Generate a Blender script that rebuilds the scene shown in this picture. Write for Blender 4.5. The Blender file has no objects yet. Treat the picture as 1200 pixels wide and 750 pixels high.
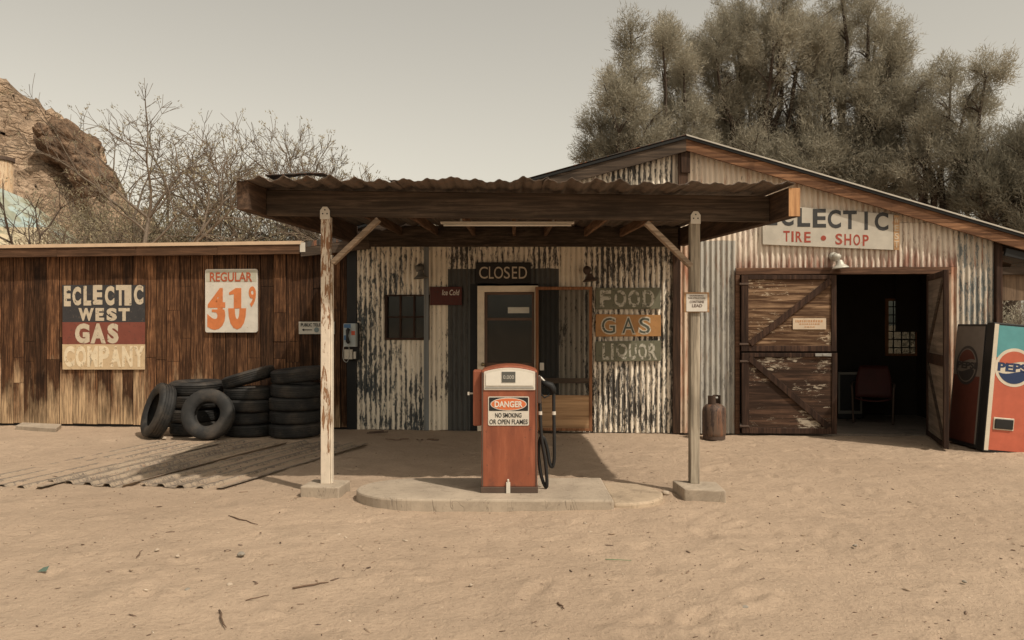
import bpy, bmesh, math, random
import numpy as np
from mathutils import Vector, Matrix, noise, Euler
random.seed(7)
RNG = np.random.default_rng(11)
R = math.radians
scn = bpy.context.scene
COL = scn.collection

# ------------------------------------------------------------------ frames
FPX = 950.0; CAMH = 1.56; HOR = 380.0
TH = R(5.2); SN, CS = math.sin(TH), math.cos(TH)
WORLD = (0.0, Vector((0, 0, 0)))
WALL = (-TH, Vector((0, 11.84, 0)))          # the long front wall, u along it, d into the buildings

def wp(px, py, d=0.0):
    a = (px - 600) / FPX
    t = (d + 11.84 * CS) / (a * SN + CS)
    u = t * a * CS - (t - 11.84) * SN
    return u, CAMH - (py - HOR) * t / FPX
def U(px, d=0.0): return wp(px, 400, d)[0]
def Zp(px, py, d=0.0): return wp(px, py, d)[1]
def gnd(px, py, z=0.0):
    Y = FPX * (CAMH - z) / (py - HOR)
    return (px - 600) * Y / FPX, Y
def gx(px, Y): return (px - 600) * Y / FPX
def gz(py, Y): return CAMH - (py - HOR) * Y / FPX

# ------------------------------------------------------------------ objects
def setp(o, label=None, cat=None, group=None, kind=None):
    if label: o['label'] = label
    if cat: o['category'] = cat
    if group: o['group'] = group
    if kind: o['kind'] = kind
    return o
def thing(name, label, cat, loc=(0, 0, 0), frame=WORLD, group=None):
    o = bpy.data.objects.new(name, None); COL.objects.link(o)
    o.empty_display_size = 0.1
    ang, org = frame
    l = Vector(loc)
    o.location = org + Matrix.Rotation(ang, 3, 'Z') @ l
    o.rotation_euler = (0, 0, ang)
    ORG[o.name] = l
    return setp(o, label, cat, group)
ORG = {}

class MB:
    def __init__(s): s.v = []; s.f = []; s.r = []
    def add(s, vs, fs, rnd=None):
        b = len(s.v); s.v += [tuple(v) for v in vs]
        if rnd is None: rnd = random.random()
        for f in fs: s.f.append(tuple(i + b for i in f)); s.r.append(rnd)
        return s
    def box(s, x0, x1, y0, y1, z0, z1, rnd=None):
        vs = [(x0,y0,z0),(x1,y0,z0),(x1,y1,z0),(x0,y1,z0),(x0,y0,z1),(x1,y0,z1),(x1,y1,z1),(x0,y1,z1)]
        return s.add(vs, [(3,2,1,0),(4,5,6,7),(0,1,5,4),(1,2,6,5),(2,3,7,6),(3,0,4,7)], rnd)
    def hexa(s, p, rnd=None):
        return s.add(p, [(3,2,1,0),(4,5,6,7),(0,1,5,4),(1,2,6,5),(2,3,7,6),(3,0,4,7)], rnd)
    def prism(s, poly, y0, y1, rnd=None):      # poly in (x,z), extruded along y
        n = len(poly)
        vs = [(x, y0, z) for x, z in poly] + [(x, y1, z) for x, z in poly]
        fs = [tuple(range(n)), tuple(range(2*n-1, n-1, -1))] + [(i, i+n, (i+1) % n + n, (i+1) % n) for i in range(n)]
        return s.add(vs, fs, rnd)
    def slab(s, poly, z0, z1, rnd=None):       # poly in (x,y)
        n = len(poly)
        vs = [(x, y, z0) for x, y in poly] + [(x, y, z1) for x, y in poly]
        fs = [tuple(range(n-1, -1, -1)), tuple(range(n, 2*n))] + [(i, (i+1) % n, (i+1) % n + n, i+n) for i in range(n)]
        return s.add(vs, fs, rnd)
    def beam(s, p0, p1, w, h, up=(0,0,1), rnd=None):
        p0 = Vector(p0); p1 = Vector(p1); d = (p1 - p0).normalized(); u = Vector(up)
        a = d.cross(u).normalized() * w/2; b = a.cross(d).normalized() * h/2
        vs = []
        for p in (p0, p1): vs += [p-a-b, p+a-b, p+a+b, p-a+b]
        return s.add(vs, [(0,1,2,3),(7,6,5,4),(0,4,5,1),(1,5,6,2),(2,6,7,3),(3,7,4,0)], rnd)
    def tube(s, pts, r, n=8, cap=True, rnd=None):
        pts = [Vector(p) for p in pts]; m = len(pts)
        rs = r if isinstance(r, (list, tuple)) else [r]*m
        vs = []; a = None
        for i, p in enumerate(pts):
            d = (pts[min(i+1, m-1)] - pts[max(i-1, 0)])
            if d.length < 1e-9: d = Vector((0,0,1))
            d.normalize()
            if a is None: a = d.orthogonal().normalized()
            a = (a - d * a.dot(d))
            if a.length < 1e-6: a = d.orthogonal()
            a.normalize(); b = d.cross(a)
            for k in range(n):
                t = 2*math.pi*k/n
                vs.append(p + (a*math.cos(t) + b*math.sin(t))*rs[i])
        fs = [(i*n+k, i*n+(k+1) % n, (i+1)*n+(k+1) % n, (i+1)*n+k) for i in range(m-1) for k in range(n)]
        if cap: fs += [tuple(range(n-1, -1, -1)), tuple(range((m-1)*n, m*n))]
        return s.add(vs, fs, rnd)
    def lathe(s, prof, c=(0,0,0), M=None, n=32, closed=False, rnd=None):   # prof [(r,z)]
        c = Vector(c); vs = []
        for r_, z in prof:
            for k in range(n):
                t = 2*math.pi*k/n; p = Vector((r_*math.cos(t), r_*math.sin(t), z))
                if M is not None: p = M @ p
                vs.append(c + p)
        m = len(prof); q = m if closed else m-1
        fs = [(i*n+k, i*n+(k+1) % n, ((i+1) % m)*n+(k+1) % n, ((i+1) % m)*n+k) for i in range(q) for k in range(n)]
        return s.add(vs, fs, rnd)
    def grid(s, xs, ys, f, rnd=None):
        vs = [f(x, y) for y in ys for x in xs]; n = len(xs)
        fs = [(j*n+i, j*n+i+1, (j+1)*n+i+1, (j+1)*n+i) for j in range(len(ys)-1) for i in range(n-1)]
        return s.add(vs, fs, rnd)
    def build(s, name, m, parent=None, frame=None, loc=(0,0,0), smooth=False, bevel=0, solid=0, subs=0, wob=0):
        me = bpy.data.meshes.new(name)
        if parent is not None: off = ORGof(parent)
        else: off = Vector(loc)
        vs = s.v
        if wob:
            vs = [(v[0]+wob*noise.noise(Vector(v)*3.1), v[1]+wob*noise.noise(Vector(v)*2.7+Vector((9,0,0))), v[2]+wob*noise.noise(Vector(v)*2.9+Vector((0,5,0)))) for v in vs]
        me.from_pydata([(v[0]-off.x, v[1]-off.y, v[2]-off.z) for v in vs], [], s.f)
        at = me.attributes.new('rnd', 'FLOAT', 'FACE'); at.data.foreach_set('value', s.r)
        if smooth: me.polygons.foreach_set('use_smooth', [True]*len(me.polygons))
        me.materials.append(m); me.update()
        o = bpy.data.objects.new(name, me); COL.objects.link(o)
        if parent is not None:
            o.parent = parent; ORG[o.name] = off
        else:
            ang, org = frame or WORLD
            o.location = org + Matrix.Rotation(ang, 3, 'Z') @ off
            o.rotation_euler = (0, 0, ang); ORG[o.name] = off
        if solid: md = o.modifiers.new('solid', 'SOLIDIFY'); md.thickness = solid; md.offset = 0
        if bevel: md = o.modifiers.new('bevel', 'BEVEL'); md.width = bevel; md.segments = 2 if bevel > .006 else 1; md.limit_method = 'ANGLE'; md.angle_limit = R(40)
        if subs: md = o.modifiers.new('sub', 'SUBSURF'); md.levels = subs; md.render_levels = subs
        return o
def ORGof(o): return ORG[o.name]

def copy_tree(o, parent=None):
    c = o.copy(); COL.objects.link(c)
    if parent is not None: c.parent = parent
    ORG[c.name] = ORG.get(o.name, Vector((0,0,0)))
    for ch in [x for x in list(o.children)]: copy_tree(ch, c)
    return c

# ------------------------------------------------------------------ materials
class NT:
    def __init__(s, name):
        s.m = bpy.data.materials.new(name); s.m.use_nodes = True
        s.t = s.m.node_tree; s.n = s.t.nodes; s.l = s.t.links
        s.b = s.n['Principled BSDF']; s.out = s.n['Material Output']
        s._c = None
    def put(s, sock, v):
        if v is None: return
        if hasattr(v, 'is_output') or isinstance(v, bpy.types.NodeSocket): s.l.new(v, sock)
        else:
            if hasattr(sock.default_value, '__len__') and not hasattr(v, '__len__'): v = (v, v, v, 1)
            if hasattr(sock.default_value, '__len__') and len(sock.default_value) == 4 and len(v) == 3: v = (*v, 1)
            sock.default_value = v
    def co(s, scale=(1,1,1), rot=(0,0,0), off=(0,0,0)):
        if s._c is None: s._c = s.n.new('ShaderNodeTexCoord').outputs['Object']
        mp = s.n.new('ShaderNodeMapping'); s.l.new(s._c, mp.inputs[0])
        mp.inputs['Scale'].default_value = scale; mp.inputs['Rotation'].default_value = rot; mp.inputs['Location'].default_value = off
        return mp.outputs[0]
    def noise(s, vec, scale=1, det=4, rough=.55, dist=0, out=0):
        n = s.n.new('ShaderNodeTexNoise'); s.l.new(vec, n.inputs['Vector'])
        n.inputs['Scale'].default_value = scale; n.inputs['Detail'].default_value = det
        n.inputs['Roughness'].default_value = rough; n.inputs['Distortion'].default_value = dist
        return n.outputs[out]
    def ramp(s, fac, pts, interp='LINEAR'):
        n = s.n.new('ShaderNodeValToRGB'); s.l.new(fac, n.inputs[0]); cr = n.color_ramp; cr.interpolation = interp
        while len(cr.elements) < len(pts): cr.elements.new(.5)
        for e, (p, c) in zip(cr.elements, pts):
            e.position = p
            if not hasattr(c, '__len__'): c = (c, c, c)
            e.color = (*c, 1)
        return n.outputs[0]
    def math(s, op, a, b=None, c=None, clamp=False):
        n = s.n.new('ShaderNodeMath'); n.operation = op; n.use_clamp = clamp
        for i, v in enumerate((a, b, c)):
            if v is not None: s.put(n.inputs[i], v)
        return n.outputs[0]
    def mix(s, fac, a, b, mode='MIX'):
        n = s.n.new('ShaderNodeMix'); n.data_type = 'RGBA'; n.blend_type = mode
        s.put(n.inputs[0], fac); s.put(n.inputs[6], a); s.put(n.inputs[7], b)
        return n.outputs[2]
    def attr(s, name='rnd'):
        n = s.n.new('ShaderNodeAttribute'); n.attribute_name = name; return n.outputs['Fac']
    def sep(s, vec, i):
        n = s.n.new('ShaderNodeSeparateXYZ'); s.l.new(vec, n.inputs[0]); return n.outputs[i]
    def bump(s, h, strength=.3, dist=.01):
        n = s.n.new('ShaderNodeBump'); s.l.new(h, n.inputs['Height']); n.inputs['Strength'].default_value = strength; n.inputs['Distance'].default_value = dist
        s.l.new(n.outputs[0], s.b.inputs['Normal'])
    def fin(s, col, rough=.8, metal=0, spec=.3):
        s.put(s.b.inputs['Base Color'], col); s.put(s.b.inputs['Roughness'], rough); s.put(s.b.inputs['Metallic'], metal)
        s.b.inputs['Specular IOR Level'].default_value = spec
        return s.m
    def cut(s, mask):            # mask 1 = paint stays, 0 = flaked away
        tr = s.n.new('ShaderNodeBsdfTransparent'); mx = s.n.new('ShaderNodeMixShader')
        s.put(mx.inputs[0], mask); s.l.new(tr.outputs[0], mx.inputs[1]); s.l.new(s.b.outputs[0], mx.inputs[2]); s.l.new(mx.outputs[0], s.out.inputs[0])

def grime(t, col, amt=.35, scale=3, dark=.45):
    n = t.noise(t.co(), scale, 6, .65)
    f = t.ramp(n, [(.42, 0.0), (.7, amt)])
    return t.mix(f, col, tuple(c*dark for c in col) if isinstance(col, tuple) else (.08,.06,.045))

def plain(name, col, rough=.7, metal=0, amt=.35, scale=4, dark=.5, bump=.12, spec=.3):
    t = NT(name); c = grime(t, col, amt, scale, dark)
    t.bump(t.noise(t.co(), 60, 3), bump, .003)
    return t.fin(c, rough, metal, spec)

def wood(name, dark, light, axis='z', bleach=None, scrape=None, rough=.85, fine=1.0, contrast=1.0, vary=.5, knots=.35, blot=1.0):
    t = NT(name)
    k = {'x': (.7, 14, 14), 'y': (14, .7, 14), 'z': (14, 14, .7)}[axis]
    k2 = {'x': (.25, 3, 3), 'y': (3, .25, 3), 'z': (3, 3, .25)}[axis]
    rn = t.attr()
    offs = t.n.new('ShaderNodeCombineXYZ'); t.put(offs.inputs[0], t.math('MULTIPLY', rn, 37)); t.put(offs.inputs[1], t.math('MULTIPLY', rn, 19)); t.put(offs.inputs[2], t.math('MULTIPLY', rn, 23))
    def shifted(v):
        a = t.n.new('ShaderNodeVectorMath'); a.operation = 'ADD'; t.l.new(v, a.inputs[0]); t.l.new(offs.outputs[0], a.inputs[1]); return a.outputs[0]
    g1 = t.noise(shifted(t.co(k)), 2.2*fine, 7, .68, .35)
    g2 = t.noise(shifted(t.co(tuple(q*(1 if q > 1 else blot*2.4) for q in k2))), 1.6*blot**.5, 6, .65, .8)
    g3 = t.noise(shifted(t.co()), 2.4, 5, .6)
    mid = tuple((a+b)/2 for a, b in zip(dark, light))
    c = t.ramp(g1, [(.34, tuple(d*.6 for d in dark)), (.46, dark), (.56, mid), (.68, light)])
    c = t.mix(t.ramp(g2, [(.35, 0), (.65, .75*contrast)]), c, tuple(d*.75 for d in dark))
    if knots: c = t.mix(t.ramp(g3, [(.56, 0), (.74, knots)]), c, tuple(d*.35 for d in dark))
    v = t.math('MULTIPLY_ADD', rn, vary*1.3, 1-vary*.6)
    hs = t.n.new('ShaderNodeHueSaturation'); t.put(hs.inputs['Color'], c); t.put(hs.inputs['Value'], v); t.put(hs.inputs['Saturation'], .95)
    c = hs.outputs[0]
    if bleach: 
        z = t.sep(t.co(), 2); x = t.sep(t.co(), 0)
        bn = t.noise(shifted(t.co((2.4,2.4,.55))), 1.5, 6, .65)
        m = t.math('ADD', t.math('MULTIPLY', z, -.32), t.math('MULTIPLY_ADD', x, -.035, bleach[1]))
        m = t.math('ADD', m, bn)
        m = t.math('ADD', m, t.math('MULTIPLY', rn, .22))
        c = t.mix(t.ramp(m, [(.5, 0), (.72, bleach[2])]), c, t.mix(t.ramp(g1, [(.4, 0), (.55, 1)]), tuple(b*.42 for b in bleach[0]), bleach[0]))
    if scrape:
        sn = t.noise(t.co((2.2, 2.2, 9)), 3.2, 9, .78, .8); sb = t.noise(t.co((1,1,1.6)), 1.6, 3)
        c = t.mix(t.ramp(t.math('ADD', sn, t.math('MULTIPLY_ADD', sb, .7, -.35)), [(scrape[1], 0), (scrape[1]+.03, .85)]), c, scrape[0])
    t.bump(g1, .5, .006)
    return t.fin(c, rough, 0, .2)

def painted_wood(name, paint, under, axis='z', amount=.5, rough=.75, streak=6):
    t = NT(name)
    k = {'x': (1, streak, streak), 'y': (streak, 1, streak), 'z': (streak, streak, 1)}[axis]
    g = t.noise(t.co(tuple(a*1.6 for a in k)), 3.5, 8, .7, .4)
    b = t.noise(t.co(), 2.2, 3)
    m = t.math('ADD', g, t.math('MULTIPLY_ADD', b, .45, -.22))
    lo = .38 + .2*amount
    f = t.ramp(m, [(lo-.015, 0), (lo+.015, 1)])
    fine = t.noise(t.co(tuple(a*3 for a in k)), 5, 5)
    uc = t.mix(fine, tuple(u*.5 for u in under), tuple(min(1, u*1.4) for u in under))
    pc = t.mix(t.ramp(t.noise(t.co(), 9, 5), [(.4, 0), (.7, .45)]), paint, tuple(p*.66 for p in paint))
    t.bump(f, .5, .003)
    return t.fin(t.mix(f, uc, pc), rough, 0, .25)

def corr(name, paint, under, amount=.35, rust=(.26,.10,.045), rustamt=0.0, rough=.62, metal=0.0, streak=4.0, zlow=0.0, blotch=.38, valley=.42, rustlow=None, shade=.8):
    """corrugated sheet: weathered paint over dull metal, streaks running down"""
    t = NT(name)
    base = t.co((streak*2.3, streak*2.3, 1.7))
    g = t.noise(base, 2.2, 9, .72, .25)
    blot = t.noise(t.co((1, 1, .7)), 1.5, 3, .5)
    fine = t.noise(t.co((22, 22, 5.5)), 3.0, 6, .75)
    m = t.math('ADD', t.math('MULTIPLY', g, .55), t.math('MULTIPLY', fine, .45))
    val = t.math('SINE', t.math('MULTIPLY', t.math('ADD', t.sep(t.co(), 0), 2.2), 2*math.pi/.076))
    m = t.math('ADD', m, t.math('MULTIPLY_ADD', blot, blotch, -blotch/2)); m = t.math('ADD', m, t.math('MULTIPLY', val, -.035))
    if zlow: m = t.math('ADD', m, t.math('MULTIPLY_ADD', t.sep(t.co(), 2), zlow, -zlow))
    lo = .36 + .28*amount
    f = t.ramp(m, [(lo-.012, 0), (lo+.012, 1)])
    pc = t.mix(t.ramp(t.noise(t.co((5, 5, .8)), 2, 6, .65), [(.35, 0), (.7, 1)]), paint, tuple(p*shade for p in paint))
    uc = t.mix(t.ramp(t.noise(t.co((14, 14, 2)), 2, 6), [(.35, 0), (.7, 1)]), tuple(u*.55 for u in under), tuple(u*1.5 for u in under))
    c = t.mix(f, uc, pc)
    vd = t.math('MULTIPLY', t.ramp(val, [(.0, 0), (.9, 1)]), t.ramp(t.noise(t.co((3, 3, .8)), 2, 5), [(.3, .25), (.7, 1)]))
    c = t.mix(t.math('MULTIPLY', vd, valley), c, (.10, .08, .06))  # valley dirt, darkened to paint in the ridge relief that shade flattens
    if rustamt:
        rn = t.math('ADD', t.noise(t.co((11, 11, .9)), 1.7, 7, .7), t.math('MULTIPLY_ADD', t.noise(t.co(), 1.1, 3), .3, -.15))
        if rustlow is not None:
            rn = t.math('ADD', rn, t.math('MULTIPLY', t.math('SUBTRACT', t.sep(t.co(), 2), rustlow[0]), rustlow[1]))
        rf = t.ramp(rn, [(.60-.16*rustamt, 0), (.72-.1*rustamt, .92)])
        rc = t.mix(t.noise(t.co((20, 20, 4)), 3, 4), tuple(r*.6 for r in rust), tuple(min(1, r*1.7) for r in rust))
        c = t.mix(rf, c, rc)
    t.bump(t.math('ADD', f, t.math('MULTIPLY', fine, .5)), .35, .003)
    return t.fin(c, t.mix(f, rough*.9, rough), metal, .3)

def signpaint(name, col, wear=.3, under=(.3,.25,.18), scale=5, rough=.6, stretch=(1,1,1)):
    t = NT(name)
    g = t.noise(t.co(tuple(4*a for a in stretch)), scale, 8, .72, .3)
    f = t.ramp(g, [(.34+.2*wear-.02, 0), (.34+.2*wear+.02, 1)])
    pc = t.mix(t.ramp(t.noise(t.co(), 7, 6, .6), [(.35, 0), (.7, .6)]), col, tuple(c*.72 for c in col))
    return t.fin(t.mix(f, under, pc), rough, 0, .3)
def lettering_mat(name, col, wear=.3, scale=22, rough=.6):
    t = NT(name)
    g = t.noise(t.co(), scale, 7, .7, .2)
    pc = t.mix(t.ramp(t.noise(t.co(), 12, 4), [(.4, 0), (.7, .5)]), col, tuple(c*.7 for c in col))
    m = t.fin(pc, rough, 0, .3)
    if wear: t.cut(t.ramp(g, [(.30+.22*wear-.03, 0), (.30+.22*wear+.03, 1)]))
    return m

def sand_mat():
    t = NT('sand')
    c0 = t.co()
    big = t.noise(c0, .35, 4, .55); mid = t.noise(c0, 2.2, 6, .65); fine = t.noise(c0, 26, 6, .7); grit = t.noise(c0, 160, 3, .6)
    c = t.mix(t.ramp(big, [(.35, 0), (.65, 1)]), (.46, .348, .255), (.39, .292, .212))
    c = t.mix(t.ramp(mid, [(.45, 0), (.72, .55)]), c, (.32, .245, .18))
    c = t.mix(t.ramp(fine, [(.54, 0), (.72, .6)]), c, (.25, .18, .13))
    c = t.mix(t.ramp(fine, [(.26, .45), (.40, 0)]), c, (.56, .42, .30))
    c = t.mix(t.ramp(grit, [(.60, 0), (.72, .5)]), c, (.17, .115, .08))
    c = t.mix(t.ramp(grit, [(.28, .5), (.38, 0)]), c, (.62, .49, .36))
    # drag marks / dried litter, long thin lines
    dr = t.noise(t.co((1.2, 7, 1), (0, 0, .25)), 2.4, 6, .7, 1.2)
    c = t.mix(t.ramp(dr, [(.62, 0), (.72, .35)]), c, (.22, .15, .1))
    h = t.math('ADD', t.math('MULTIPLY', mid, 1.6), t.math('ADD', t.math('MULTIPLY', fine, .6), t.math('MULTIPLY', grit, .16)))
    t.bump(h, 1.0, .03)
    return t.fin(c, .95, 0, .1)

def concrete_mat(name, col=(.43,.355,.275)):
    t = NT(name)
    a = t.noise(t.co(), 3, 7, .65); b = t.noise(t.co(), 45, 5, .7)
    c = t.mix(t.ramp(a, [(.35, 0), (.7, 1)]), col, tuple(x*.72 for x in col))
    c = t.mix(t.ramp(b, [(.55, 0), (.75, .5)]), c, tuple(x*.5 for x in col))
    st_ = t.noise(t.co(), 1.6, 6, .7, 1.2); c = t.mix(t.ramp(st_, [(.55, 0), (.68, .55)]), c, tuple(x*.42 for x in col))
    ck = t.noise(t.co((1, 1, .3)), 2.2, 3, .6, 2.5); ckm = t.ramp(ck, [(.494, 0), (.5, 1), (.506, 0)]); c = t.mix(t.math('MULTIPLY', ckm, .55), c, tuple(x*.25 for x in col))
    t.bump(t.math('SUBTRACT', b, ckm), .5, .006)
    return t.fin(c, .9, 0, .2)

def glass_mat(name, tint=(.02,.022,.022)):
    t = NT(name)
    gl = t.n.new('ShaderNodeBsdfGlossy'); gl.inputs['Roughness'].default_value = .08; gl.inputs['Color'].default_value = (.75,.75,.72,1)
    df = t.n.new('ShaderNodeBsdfDiffuse'); t.put(df.inputs[0], t.mix(t.ramp(t.noise(t.co(), 4, 6, .7), [(.4,0),(.8,.5)]), tint, (.1,.09,.075)))
    tr = t.n.new('ShaderNodeBsdfTransparent'); tr.inputs[0].default_value = (.6,.62,.6,1)
    m1 = t.n.new('ShaderNodeMixShader'); m1.inputs[0].default_value = .5; t.l.new(tr.outputs[0], m1.inputs[1]); t.l.new(df.outputs[0], m1.inputs[2])
    fr = t.n.new('ShaderNodeFresnel'); fr.inputs[0].default_value = 1.45
    m2 = t.n.new('ShaderNodeMixShader'); t.l.new(fr.outputs[0], m2.inputs[0]); t.l.new(m1.outputs[0], m2.inputs[1]); t.l.new(gl.outputs[0], m2.inputs[2])
    t.l.new(m2.outputs[0], t.out.inputs[0])
    return t.m
def screen_mat():
    t = NT('insect_screen')
    df = t.n.new('ShaderNodeBsdfDiffuse'); df.inputs[0].default_value = (.03,.03,.028,1)
    tr = t.n.new('ShaderNodeBsdfTransparent'); m1 = t.n.new('ShaderNodeMixShader'); m1.inputs[0].default_value = .55
    t.l.new(tr.outputs[0], m1.inputs[1]); t.l.new(df.outputs[0], m1.inputs[2]); t.l.new(m1.outputs[0], t.out.inputs[0])
    return t.m
def leaf_mat(name, a, b, trans=.25):
    t = NT(name)
    c = t.mix(t.attr(), a, b)
    t.fin(c, .9, 0, .1)
    tl = t.n.new('ShaderNodeBsdfTranslucent'); t.put(tl.inputs[0], c)
    mx = t.n.new('ShaderNodeMixShader'); mx.inputs[0].default_value = trans
    t.l.new(t.b.outputs[0], mx.inputs[1]); t.l.new(tl.outputs[0], mx.inputs[2]); t.l.new(mx.outputs[0], t.out.inputs[0])
    return t.m

M = {}
M['sand'] = sand_mat()
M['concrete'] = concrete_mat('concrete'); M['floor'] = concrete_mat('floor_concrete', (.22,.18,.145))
M['plank'] = wood('plank_wood', (.058,.025,.011), (.25,.115,.048), 'z', bleach=((.60,.42,.25), .10, .85), vary=1.0, contrast=.9, fine=1.5, knots=.9, blot=2.6)
M['fascia'] = wood('fascia_wood', (.075,.038,.02), (.19,.095,.05), 'x', vary=.4)
M['darkwood_x'] = wood('dark_beam_wood', (.06,.043,.031), (.165,.115,.08), 'x', vary=.3)
M['darkwood_y'] = wood('dark_side_beam_wood', (.06,.036,.023), (.16,.095,.058), 'y', vary=.3)
M['darkwood_z'] = wood('dark_post_wood', (.05,.028,.018), (.12,.065,.038), 'z', vary=.3)
M['rafter'] = wood('rafter_wood', (.12,.065,.035), (.30,.17,.095), 'y', vary=.5)
M['barge'] = wood('barge_wood', (.11,.05,.024), (.38,.19,.09), 'x', vary=.3, contrast=1.1, knots=.8, fine=.8)
M['header'] = wood('header_wood', (.09,.045,.026), (.22,.115,.065), 'x', vary=.3)
M['door_ply'] = wood('door_plywood', (.10,.05,.025), (.52,.33,.19), 'x', vary=.25, fine=.9, contrast=.9, knots=.5, scrape=((.52,.42,.30), .60))
M['door_ply_low'] = wood('door_plywood_lower', (.035,.019,.012), (.15,.08,.048), 'x', vary=.2, fine=.6, contrast=1, knots=.6, scrape=((.42,.36,.28), .61))
M['door_frame'] = wood('door_frame_wood', (.035,.019,.013), (.11,.058,.036), 'z', vary=.4)
M['grey_wood'] = wood('grey_post_wood', (.24,.20,.15), (.50,.43,.33), 'z', vary=.1, contrast=.4, knots=.3)
M['brace'] = wood('brace_wood', (.22,.16,.11), (.46,.35,.25), 'x', vary=.2, contrast=.4, knots=.3)
M['raw_ply'] = wood('raw_plywood', (.38,.22,.11), (.60,.37,.19), 'x', vary=.15, fine=.5, contrast=.3, knots=.2)
M['orange_wood'] = wood('varnished_wood', (.22,.095,.04), (.40,.18,.08), 'z', vary=.15, contrast=.4)
M['endgrain'] = wood('cut_end_wood', (.38,.19,.08), (.62,.34,.15), 'z', vary=.1, contrast=.3)
M['post_white'] = painted_wood('peeling_white_post', (.66,.57,.46), (.26,.14,.075), 'z', .45)
M['strip_white'] = painted_wood('white_strip_paint', (.68,.60,.49), (.3,.2,.12), 'z', .12)
M['door_white'] = painted_wood('door_cream_paint', (.78,.67,.52), (.3,.22,.15), 'z', -.3)
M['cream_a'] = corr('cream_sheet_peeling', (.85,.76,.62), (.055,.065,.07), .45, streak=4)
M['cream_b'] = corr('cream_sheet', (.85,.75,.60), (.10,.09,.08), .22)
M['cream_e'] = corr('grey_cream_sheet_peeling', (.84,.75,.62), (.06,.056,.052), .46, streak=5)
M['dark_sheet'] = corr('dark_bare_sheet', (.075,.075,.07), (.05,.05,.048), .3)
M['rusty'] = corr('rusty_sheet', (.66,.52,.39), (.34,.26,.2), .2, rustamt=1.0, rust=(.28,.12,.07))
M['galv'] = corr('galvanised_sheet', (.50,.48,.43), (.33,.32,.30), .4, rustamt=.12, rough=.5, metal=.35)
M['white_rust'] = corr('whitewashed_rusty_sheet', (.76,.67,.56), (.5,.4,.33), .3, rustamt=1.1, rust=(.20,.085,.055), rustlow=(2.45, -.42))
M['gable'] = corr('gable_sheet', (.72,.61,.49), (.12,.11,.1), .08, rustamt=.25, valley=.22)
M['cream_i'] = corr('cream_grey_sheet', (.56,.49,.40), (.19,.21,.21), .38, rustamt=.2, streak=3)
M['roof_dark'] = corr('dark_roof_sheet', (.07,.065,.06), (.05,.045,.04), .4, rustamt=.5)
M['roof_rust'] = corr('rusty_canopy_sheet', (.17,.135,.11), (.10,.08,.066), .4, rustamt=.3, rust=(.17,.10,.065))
M['drip'] = plain('roof_edge_strip', (.60,.44,.30), .8, amt=.3)
M['steel'] = plain('weathered_steel', (.38,.37,.34), .5, .4, amt=.6)
M['white_metal'] = plain('white_enamel', (.62,.57,.49), .45, amt=.4)
M['pump_dark'] = plain('grimy_base', (.09,.06,.045), .7, amt=.5)
M['print'] = plain('faded_orange_print', (.5,.27,.14), .7)
M['black'] = plain('black_paint', (.012,.012,.012), .6)
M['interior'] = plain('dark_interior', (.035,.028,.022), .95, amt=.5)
M['glass'] = glass_mat('dusty_glass'); M['screen'] = screen_mat()
M['rubber'] = None
def rubber():
    t = NT('old_rubber')
    a = t.noise(t.co(), 6, 6, .65); rn = t.attr()
    c = t.mix(t.ramp(a, [(.4, 0), (.75, 1)]), (.014,.014,.014), (.036,.033,.03))
    c = t.mix(t.ramp(t.noise(t.co(), 2.2, 7, .72), [(.5, 0), (.72, .5)]), c, (.13,.10,.075))
    t.bump(t.noise(t.co(), 60, 4), .25, .003)
    return t.fin(c, .68, 0, .35)
M['rubber'] = rubber()

# ------------------------------------------------------------------ text
def text_mesh(s, bold=0.0, clip=None, slant=0.0):
    cu = bpy.data.curves.new('t', 'FONT'); cu.body = s; cu.offset = bold; cu.resolution_u = 4; cu.fill_mode = 'FRONT'; cu.shear = slant
    ob = bpy.data.objects.new('t', cu); COL.objects.link(ob)
    dg = bpy.context.evaluated_depsgraph_get(); dg.update()
    me = bpy.data.meshes.new_from_object(ob.evaluated_get(dg))
    bpy.data.objects.remove(ob); bpy.data.curves.remove(cu)
    me.polygons.foreach_set('use_smooth', [False]*len(me.polygons))
    for an in ('sharp_face',):
        pass
    me.normals_split_custom_set([(0,0,1)]*len(me.loops)) if False else None
    if clip:
        ys = [v.co.y for v in me.vertices]; y0, y1 = min(ys), max(ys)
        bm = bmesh.new(); bm.from_mesh(me)
        geo = bm.verts[:] + bm.edges[:] + bm.faces[:]
        yc = y0 + (y1-y0)*clip[1]
        bmesh.ops.bisect_plane(bm, geom=geo, plane_co=(0, yc, 0), plane_no=(0, 1, 0) if clip[0] == 'low' else (0, -1, 0), clear_outer=True)
        bm.to_mesh(me); bm.free()
        return me, (y0, y1)
    return me, None
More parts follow.
